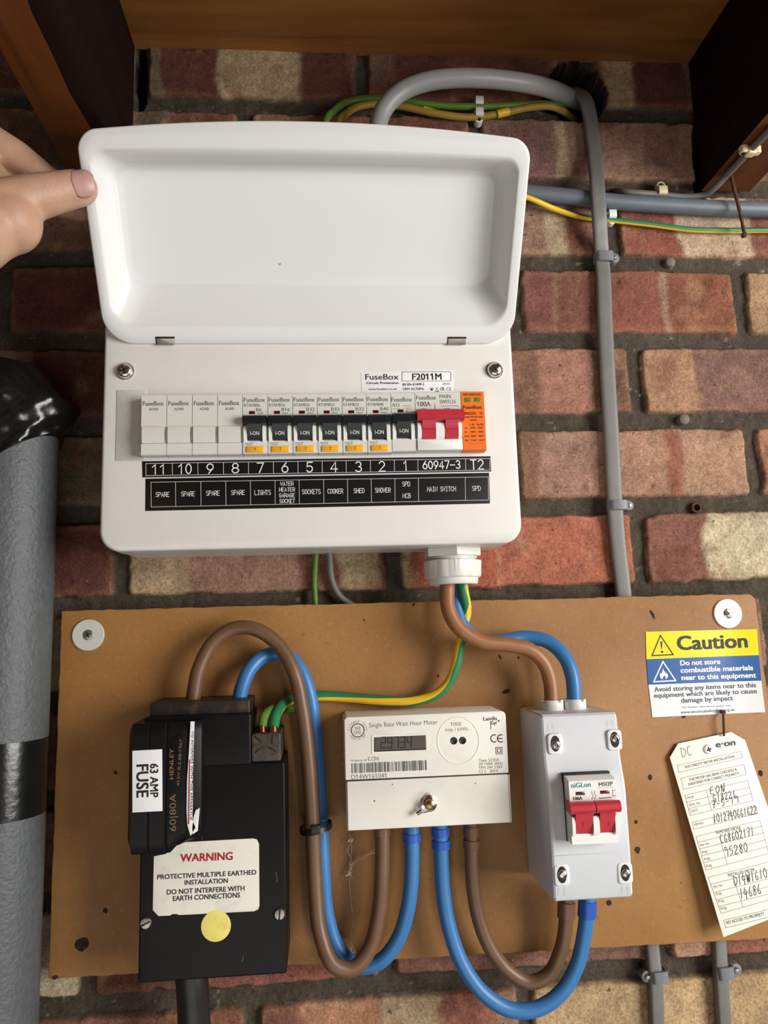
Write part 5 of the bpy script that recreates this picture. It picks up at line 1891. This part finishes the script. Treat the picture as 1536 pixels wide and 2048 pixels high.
def k1(s, u0, v0, u1, v1, h_, m_='ink', b_=0.0):
    text_px(mb, FK, s, *K1(u0, v0), *K1(u1, v1), h_, M[m_], b_)


k1('Caution', 497, 692, 1290, 660, 25.5, 'ink', 0.028)
k1('Do not store', 525, 870, 983, 852, 9.0, 'ink_white', 0.028)
k1('combustible materials', 530, 955, 1352, 922, 9.0, 'ink_white', 0.028)
k1('near to this equipment', 540, 1040, 1385, 1008, 9.0, 'ink_white', 0.028)
M['ink_navy'] = mat('slate_print', (70, 78, 92), 0.55, var=0.05)
k1('Avoid storing any items near to this', 225, 1175, 1385, 1120, 8.6, 'ink_navy', 0.022)
k1('equipment which are likely to cause', 222, 1245, 1397, 1190, 8.6, 'ink_navy', 0.022)
k1('damage by impact', 535, 1302, 1132, 1272, 8.6, 'ink_navy', 0.022)
k1('For further information please visit', 550, 1367, 1107, 1343, 3.9, 'ink_navy')
k1('www.electricalsafetyfirst.org.uk', 528, 1427, 1150, 1395, 5.0, 'ink_navy', 0.01)
for tri, m_, w_ in ([(293, 525), (196, 758), (440, 746)], 'ink', 1.0), ([(322, 826), (216, 1060), (470, 1046)], 'ink_white', 1.0):
    pp = [FK.px(*K1(*p)) for p in tri]
    for i in range(3):
        ribbon(mb, FK, [pp[i], pp[(i + 1) % 3]], w_, M[m_])
flatpoly(mb, FK, [FK.px(*K1(*p)) for p in ((291, 600), (303, 680), (311, 680), (316, 598), (303, 592))], M['ink'])
a, b = FK.px(*K1(312, 714))
flatpoly(mb, FK, circ(a, b, 1.05, 14), M['ink'])
fl = [(318, 1034), (292, 1012), (286, 975), (300, 955), (304, 970), (318, 930), (326, 905), (338, 945), (348, 938), (352, 968), (366, 955), (382, 985), (374, 1014), (352, 1032), (356, 1010), (340, 985), (326, 1000)]
pl = [FK.px(*K1(*p)) for p in fl]
flatpoly(mb, FK, pl[::-1], M['ink_white'])
for i in range(n0, len(mb.v)):
    v = mb.v[i]
    mb.v[i] = Vector((v[0], v[1], v[2] + lift(v[0])))
stick = mb.build('caution_sticker')
tag(stick, 'yellow, blue and white Caution sticker at the right end of the chipboard', 'sticker')

uT = Vector((0.9765, 0.2156, 0)).normalized()
vT = Vector((-0.2156 * 0.995, 0.9765 * 0.995, -0.075)).normalized()
FTg = Frame(P(1340, 1515, 23.5), uT, vT)
KT = lambda u, v: (1310 + u * 0.20508, 1460 + v * 0.20508)
tg = thing('card_tag', 'cream card tag with handwriting, screwed to the right of the chipboard', 'tag', P(1447, 1873, 30))
mb = MB()
cs = [FTg.px(*KT(*p)) for p in ((145, 268), (225, 132), (745, 20), (878, 98))]
a0_ = cs[0][0]
wT = cs[3][0]
hb = FTg.px(*KT(668, 2022))
bl = (hb[0], hb[1])
out = [cs[0], bl, (wT, bl[1] + 4), cs[3], cs[2], cs[1]]
prism(mb, FTg, out, -0.5, 0.0, M['paper_tag'], 0.08)


def kt(s, u0, v0, u1, v1, h_, m_='ink', b_=0.0, sh=0.0):
    text_px(mb, FTg, s, *KT(u0, v0), *KT(u1, v1), h_, M[m_], b_, 0.07, sh)


M['ink_soft'] = mat('soft_grey_print', (92, 88, 80), 0.6, var=0.05)
kt('e·on', 595, 170, 782, 145, 10.5, 'ink', 0.03, 0.15)
kt('ELECTRICITY METER INSTALLATION', 297, 373, 777, 268, 4.8, 'ink_soft', 0.01)
kt('THE METER HAS BEEN CHECKED &', 335, 500, 800, 395, 4.8, 'ink_soft', 0.01)
kt('IDENTIFIED FOR CORRECT POLARITY', 330, 543, 822, 432, 4.8, 'ink_soft', 0.01)
for s, u0, v0, u1, v1 in (('MOP', 318, 676, 382, 661), ('SEAL No.', 335, 745, 450, 718), ('DATE', 352, 806, 422, 790), ('MPAN', 388, 937, 470, 917), ('Mtr No.', 443, 1138, 535, 1115), ('Rdg', 463, 1205, 515, 1192), ('Rdg', 485, 1272, 537, 1260), ('Rdg', 503, 1340, 555, 1327), ('Mtr No.', 572, 1545, 665, 1523), ('Rdg', 597, 1612, 650, 1600), ('Rdg', 620, 1684, 675, 1670), ('Rdg', 645, 1754, 700, 1740)):
    kt(s, u0, v0, u1, v1, 4.6, 'ink_soft')
kt('REMOVED METER', 600, 1015, 840, 965, 5.2, 'ink_soft', 0.01)
kt('INSTALLED METER', 715, 1430, 975, 1372, 5.2, 'ink_soft', 0.01)
kt('NO ACCESS TO PROPERTY', 697, 1895, 1070, 1805, 5.6, 'ink_soft', 0.01)


def tl_(*pts):
    ribbon(mb, FTg, [FTg.px(*KT(*p)) for p in pts], 0.28, M['ink_soft'])


def tbox(tl, tr, br, bl_):
    for p, q in ((tl, tr), (tr, br), (br, bl_), (bl_, tl)):
        tl_(p, q)


tbox((220, 345), (838, 208), (852, 270), (232, 413))
tbox((252, 470), (868, 335), (888, 435), (278, 578))
tbox((292, 637), (905, 493), (955, 688), (343, 833))
tl_((308, 703), (922, 558)), tl_((326, 768), (938, 622)), tl_((500, 590), (550, 784))
tbox((362, 900), (985, 750), (1000, 815), (378, 968))
tl_((567, 850), (584, 916))
tbox((400, 1040), (1022, 880), (1108, 1205), (495, 1365))
for v0, v1 in ((1097, 940), (1160, 1010), (1228, 1078), (1295, 1140)):
    u0 = 400 + (v0 - 1040) * 0.29
    tl_((u0, v0), (u0 + 625, v0 - 158))
tl_((630, 1045), (705, 1310))
tbox((518, 1437), (1140, 1280), (1225, 1625), (645, 1788))
for v0 in (1505, 1585, 1655, 1722):
    u0 = 518 + (v0 - 1437) * 0.36
    tl_((u0, v0), (u0 + 590, v0 - 148))
tl_((765, 1440), (858, 1728))
tbox((668, 1855), (1150, 1740), (1170, 1810), (690, 1930))
# pen strokes
PEN = {'0': [[(0.5, 1), (0.1, 0.7), (0.1, 0.25), (0.5, 0), (0.85, 0.3), (0.85, 0.75), (0.5, 1)]], '1': [[(0.55, 1), (0.4, 0)]], '2': [[(0.1, 0.8), (0.5, 1), (0.85, 0.75), (0.1, 0), (0.9, 0.05)]], '3': [[(0.1, 0.95), (0.8, 0.85), (0.4, 0.5), (0.8, 0.3), (0.1, 0)]],
       '4': [[(0.4, 1), (0.05, 0.35), (0.9, 0.4)], [(0.65, 0.75), (0.5, -0.15)]], '5': [[(0.85, 1), (0.3, 0.95), (0.2, 0.55), (0.7, 0.5), (0.7, 0.15), (0.1, 0)]], '6': [[(0.7, 1), (0.2, 0.5), (0.2, 0.1), (0.6, 0), (0.8, 0.3), (0.3, 0.4)]], '7': [[(0.1, 0.95), (0.9, 1), (0.4, 0)], [(0.25, 0.5), (0.8, 0.55)]],
       '8': [[(0.7, 0.95), (0.3, 0.9), (0.3, 0.6), (0.8, 0.3), (0.5, 0), (0.15, 0.2), (0.8, 0.75), (0.7, 0.95)]], '9': [[(0.8, 0.85), (0.3, 1), (0.15, 0.65), (0.8, 0.7), (0.7, 0)]], '-': [[(0.1, 0.45), (0.8, 0.5)]],
       'C': [[(0.85, 0.9), (0.4, 1), (0.1, 0.5), (0.4, 0), (0.85, 0.1)]], 'D': [[(0.1, 1), (0.2, 0), (0.9, 0.3), (0.8, 0.8), (0.0, 1)]], 'E': [[(0.85, 1), (0.2, 0.9), (0.1, 0.1), (0.8, 0)], [(0.15, 0.5), (0.7, 0.55)]], 'O': [[(0.5, 1), (0.1, 0.6), (0.3, 0), (0.85, 0.3), (0.8, 0.85), (0.5, 1)]],
       'N': [[(0.1, 0), (0.25, 1), (0.6, 0), (0.95, 1.1)]], 'G': [[(0.85, 0.9), (0.4, 1), (0.1, 0.5), (0.4, 0), (0.8, 0.1), (0.8, 0.45), (0.5, 0.4)]], 'W': [[(0.0, 1), (0.25, 0), (0.5, 0.7), (0.7, 0), (1.0, 1)]]}


def pen(s, u0, v0, u1, v1, hpx, w=0.5):
    p0, p1 = Vector(FTg.px(*KT(u0, v0))), Vector(FTg.px(*KT(u1, v1)))
    d = (p1 - p0)
    n = len(s)
    e = d.normalized()
    cw = d.length / n
    q = Vector((-e.y, e.x)) + e * 0.12
    hh = hpx * 0.20508 / 2.42
    for i, ch in enumerate(s):
        for st_ in PEN.get(ch, []):
            pts = [p0 + e * (cw * (i + 0.08 + 0.78 * x_)) + q * (hh * y_) for x_, y_ in st_]
            sp = smooth_path([Vector((p.x, p.y, 0)) for p in pts], 0.35)
            ribbon(mb, FTg, [(p.x, p.y) for p in sp], w, M['ink'], 0.09)


pen('DC', 258, 268, 372, 240, 82, 0.36)
pen('EON', 540, 632, 695, 596, 66)
pen('G18221', 568, 702, 795, 652, 60)
pen('7-5-19', 556, 765, 828, 702, 62)
pen('1012740661622', 572, 905, 1000, 812, 72)
pen('C68602171', 640, 1105, 975, 1020, 72)
pen('95280', 682, 1232, 915, 1180, 76)
pen('D14W16106', 772, 1520, 1145, 1425, 82)
pen('14686', 830, 1648, 1045, 1592, 82)
mb.build('card', tg)
mb = MB()
a, b = FTg.px(*KT(518, 188))
lathe(mb, FTg, a, b, [(3.7, -0.4), (3.7, 0.8), (3.2, 1.6), (0.01, 1.9)], M['clip_white'], 26)
for an in (10, 100):
    u_ = uT * math.cos(math.radians(an)) + vT * math.sin(math.radians(an))
    w_ = FTg.n.cross(u_)
    box(mb, Frame(FTg.pt(a, b, 1.75), u_, w_), -2.0, -0.5, 2.0, 0.5, -0.2, 0.2, M['dark_metal'], 0.05)
mb.build('screw', tg)
mb = MB()
tube(mb, [P(1446, 1424, 24), P(1447, 1440, 26), P(1448, 1472, 25)], 0.9, M['rust'], 10, step=2)
q = P(1446, 1424, 23)
lathe(mb, front(0), q[0], q[1], [(1.6, 20.4), (1.8, 24.5), (0.01, 25.2)], M['rust'], 12)
tag(mb.build('rusty_nail'), 'short rusty nail between the Caution sticker and the card tag', 'nail')

# ------------------------------------------------------------------ insulated pipe on the left
pt_ = thing('insulated_pipe', 'grey foam-lagged pipe at the left edge with black tape bands', 'pipe', (-67, -1974, 36))
PXC, PDC = -67.0, 37.0
mb = MB()
tube(mb, [Vector((PXC - 1.5 + 2.5 * k / 30, -1973 + (1973 - 312) * k / 30, PDC)) for k in range(31)], 34.5, M['foam'], 48, step=18)
mb.build('foam_sleeve', pt_)
mb = MB()
zt_, zb_ = P(60, 1483, 60)[1], P(60, 1640, 60)[1]
tube(mb, [Vector((PXC + 0.3, zb_, PDC)), Vector((PXC + 0.3, (zb_ + zt_) / 2, PDC)), Vector((PXC + 0.4, zt_, PDC))], 35.3, M['tape'], 48, step=6, rfun=lambda t: 1.0 + 0.004 * math.sin(t * 23))
mb.build('tape_band', pt_)
# crumpled tape over the bend at the top
mb = MB()
pk, pl_ = P(62, 716, 45), P(0, 752, 45)
dl = (pl_ - pk).normalized()
dl.z = 0
nrm = Vector((-dl.y, dl.x, 0))
if nrm.y > 0:
    nrm = -nrm
ax0 = pk + nrm * 17
kx_ = (PXC + 1 - ax0.x) / dl.x
knee = Vector((PXC + 1, ax0.y + dl.y * kx_, PDC))
path_ = [Vector((PXC + 1, knee.y - 60, PDC)) + Vector((0, 60, 0)) * (k / 22) for k in range(20)] + [knee + Vector((0, -4, 0)) + dl * 2.0] + [knee + dl * (7 + 6 * k) for k in range(22)]
L = tube(MB(), path_, 36.6, M['tape'], 64, smooth=False)
rr = random.Random(3)
zr_, xr_ = P(97, 848, 66)[1], P(97, 848, 66)[0]
zbump = P(136, 815, 45)[1]
for i, l in enumerate(L):
    cen = sum(l, Vector()) / len(l)
    for j in range(len(l)):
        n_ = (l[j] - cen)
        k = 1 + 0.045 * math.sin(j * 0.7 + i * 0.35) * math.sin(i * 0.21 + 1) + 0.02 * math.sin(j * 1.7 - i * 0.6) + 0.008 * rr.uniform(-1, 1)
        p = cen + n_ * k
        if i < 20:      # the lower edge of the wrap slants down to the left
            lowz = zr_ - max(-14.0, (xr_ - p.x)) * 0.72
            p.y = lowz + (knee.y - lowz) * (i / 22)
            if n_.x > 0:
                p.x += 13 * (n_.x / 37) ** 2 * math.exp(-((p.y - zbump) / 15) ** 2)
        l[j] = p
mb.loops(L, M['tape'], True, True, True)
mb.build('tape_wrap', pt_, angle=60)

# ------------------------------------------------------------------ cobweb
mb = MB()
rw = random.Random(9)
for px0, py0, px1, py1, n in ((698, 1665, 702, 1760, 2), (702, 1730, 756, 1702, 3), (696, 1745, 706, 1722, 6), (703, 1760, 706, 1900, 1), (690, 1880, 706, 1910, 3), (700, 1900, 708, 1912, 4), (690, 1500, 684, 1530, 2)):
    for _ in range(n):
        pts = []
        for k in range(6):
            f = k / 5
            pts.append(P(px0 + (px1 - px0) * f + rw.uniform(-5, 5), py0 + (py1 - py0) * f + rw.uniform(-5, 5), 26 + rw.uniform(-3, 3)))
        tube(mb, pts, 0.16, M['web'], 5, step=2)
for px, py in ((697, 1748), (701, 1683), (705, 1912)):
    for _ in range(5):
        p = P(px + rw.uniform(-4, 4), py + rw.uniform(-4, 4), 26)
        lathe(mb, Frame(p), 0, 0, [(0.9, -0.5), (0.7, 0.4), (0.01, 0.7)], M['web'], 7)
cw = tag(mb.build('cobweb'), 'dusty strands of cobweb hanging below the meter', 'cobweb')
cw['kind'] = 'stuff'

# ------------------------------------------------------------------ the hand
hand = thing('person', 'left hand reaching in from the left, thumb on the open white cover', 'person', P(-60, 520, 150))


def cone(mb, a, b, ra, rb, m_, seg=20):
    """closed tapered capsule"""
    d = (b - a)
    Ln = d.length
    t = d.normalized()
    ref = UD if abs(t.dot(UD)) < 0.9 else UX
    s_ = t.cross(ref).normalized()
    u_ = s_.cross(t)
    L = []
    for k in range(9):
        an = -math.pi / 2 + math.pi / 2 * k / 8
        L.append((a + t * (ra * math.sin(an)), max(0.02, ra * math.cos(an))))
    for k in range(9):
        an = math.pi / 2 * k / 8
        L.append((b + t * (rb * math.sin(an)), max(0.02, rb * math.cos(an))))
    mb.loops([[c_ + s_ * (r_ * math.cos(2 * math.pi * j / seg)) + u_ * (r_ * math.sin(2 * math.pi * j / seg)) for j in range(seg)] for c_, r_ in L], m_, True, True, True)


mb = MB()


def chain(js):
    for (p, r_), (q, s_) in zip(js[:-1], js[1:]):
        cone(mb, p, q, r_, s_, M['skin'])


J = lambda px, py, d, r_: (P(px, py, d), r_)
# thumb: metacarpal, knuckle, tip
chain([J(-105, 470, 172, 21), J(-18, 428, 168, 20.5), J(62, 396, 163, 15.2), J(112, 385, 159, 13.4), J(148, 378, 156, 12.4), J(160, 377, 154, 11.6)])
# web between thumb and index, heel of the hand
chain([J(-18, 440, 166, 20), J(-10, 400, 158, 17), J(-60, 330, 150, 18)])
chain([J(-8, 452, 168, 21), J(-60, 470, 176, 25), J(-150, 500, 186, 28)])
chain([J(18, 445, 166, 20.5), J(-40, 400, 160, 20)])
# index, middle, ring and little fingers reaching behind the cover
chain([J(-150, 330, 150, 15), J(-62, 268, 142, 15.5), J(30, 314, 133, 12.0), J(92, 356, 128, 9.4), J(140, 382, 124, 8.6), J(160, 390, 122, 7.8)])
chain([J(-170, 370, 146, 15), J(-80, 330, 132, 13), J(30, 386, 122, 10.8), J(112, 408, 120, 9.2), J(150, 418, 119, 8.4), J(164, 421, 118, 7.8)])
chain([J(-180, 410, 146, 15), J(-95, 390, 128, 12.5), J(0, 425, 114, 10.4), J(52, 428, 106, 9), J(74, 424, 102, 8)])
chain([J(-185, 450, 148, 14), J(-100, 445, 130, 11.5), J(-30, 462, 116, 9.2), J(10, 462, 108, 8), J(28, 458, 104, 7.2)])
# palm filling and wrist, forearm
for a_, b_ in (((-62, 272, 142), (-80, 330, 136)), ((-80, 330, 136), (-95, 390, 134)), ((-95, 390, 134), (-100, 445, 136))):
    chain([J(*a_, 13), J(*b_, 13)])
for q in ((-62, 275, 144), (-80, 330, 142), (-95, 390, 140), (-100, 440, 142)):
    chain([J(*q, 14), J(-230, 470, 172, 22)])
chain([J(-150, 490, 182, 26), J(-260, 530, 186, 27), J(-380, 600, 215, 29), J(-640, 760, 290, 37), J(-900, 900, 360, 42), (Vector((-330, -640, 640)), 46), (Vector((-350, -700, 900)), 50)])
hb_ = mb.build('hand', hand)
rm = hb_.modifiers.new('skin_surface', 'REMESH')
rm.mode = 'VOXEL'
rm.voxel_size = 0.0016
rm.use_smooth_shade = True
s2 = hb_.modifiers.new('soften', 'SMOOTH')
s2.factor = 0.6
s2.iterations = 9
# thumb nail: curved plate on the side of the thumb facing the room
mb = MB()
ta, tb_ = P(148, 378, 157), P(186, 375, 154)
ax = (tb_ - ta).normalized()
side_ = ax.cross(UD).normalized()
up_ = side_.cross(ax).normalized()
vs, fs = [], []
NA, NB = 12, 14
NAIL_TURN = 0.14
for i in range(NA + 1):
    f = i / NA
    for j in range(NB + 1):
        g = (j / NB - 0.5) * 2
        wd = 0.98 * math.sqrt(max(0.05, 1 - max(0, (f - 0.55) / 0.5) ** 2.2)) * (0.86 + 0.14 * min(1, f / 0.25))
        an = g * 1.0 * wd + NAIL_TURN
        r_ = 11.35 - 3.3 * max(0, f - 0.5) ** 2 * 2 + 0.1
        if i == 0:
            r_ -= 0.5
        vs.append(ta + ax * (f * 13.0 - 1.8 * (1 - g * g) * (1 - f)) + side_ * (r_ * math.sin(an)) + up_ * (r_ * math.cos(an)))
for i in range(NA):
    for j in range(NB):
        a = i * (NB + 1) + j
        fs.append([a, a + 1, a + NB + 2, a + NB + 1])
mb.add(vs, fs, M['nail'])
nl = mb.build('thumb_nail', hand)
so = nl.modifiers.new('thick', 'SOLIDIFY')
so.thickness = 0.0004
so.offset = 0

for o in SC.objects:
    if '_o' in o.keys():
        del o['_o']
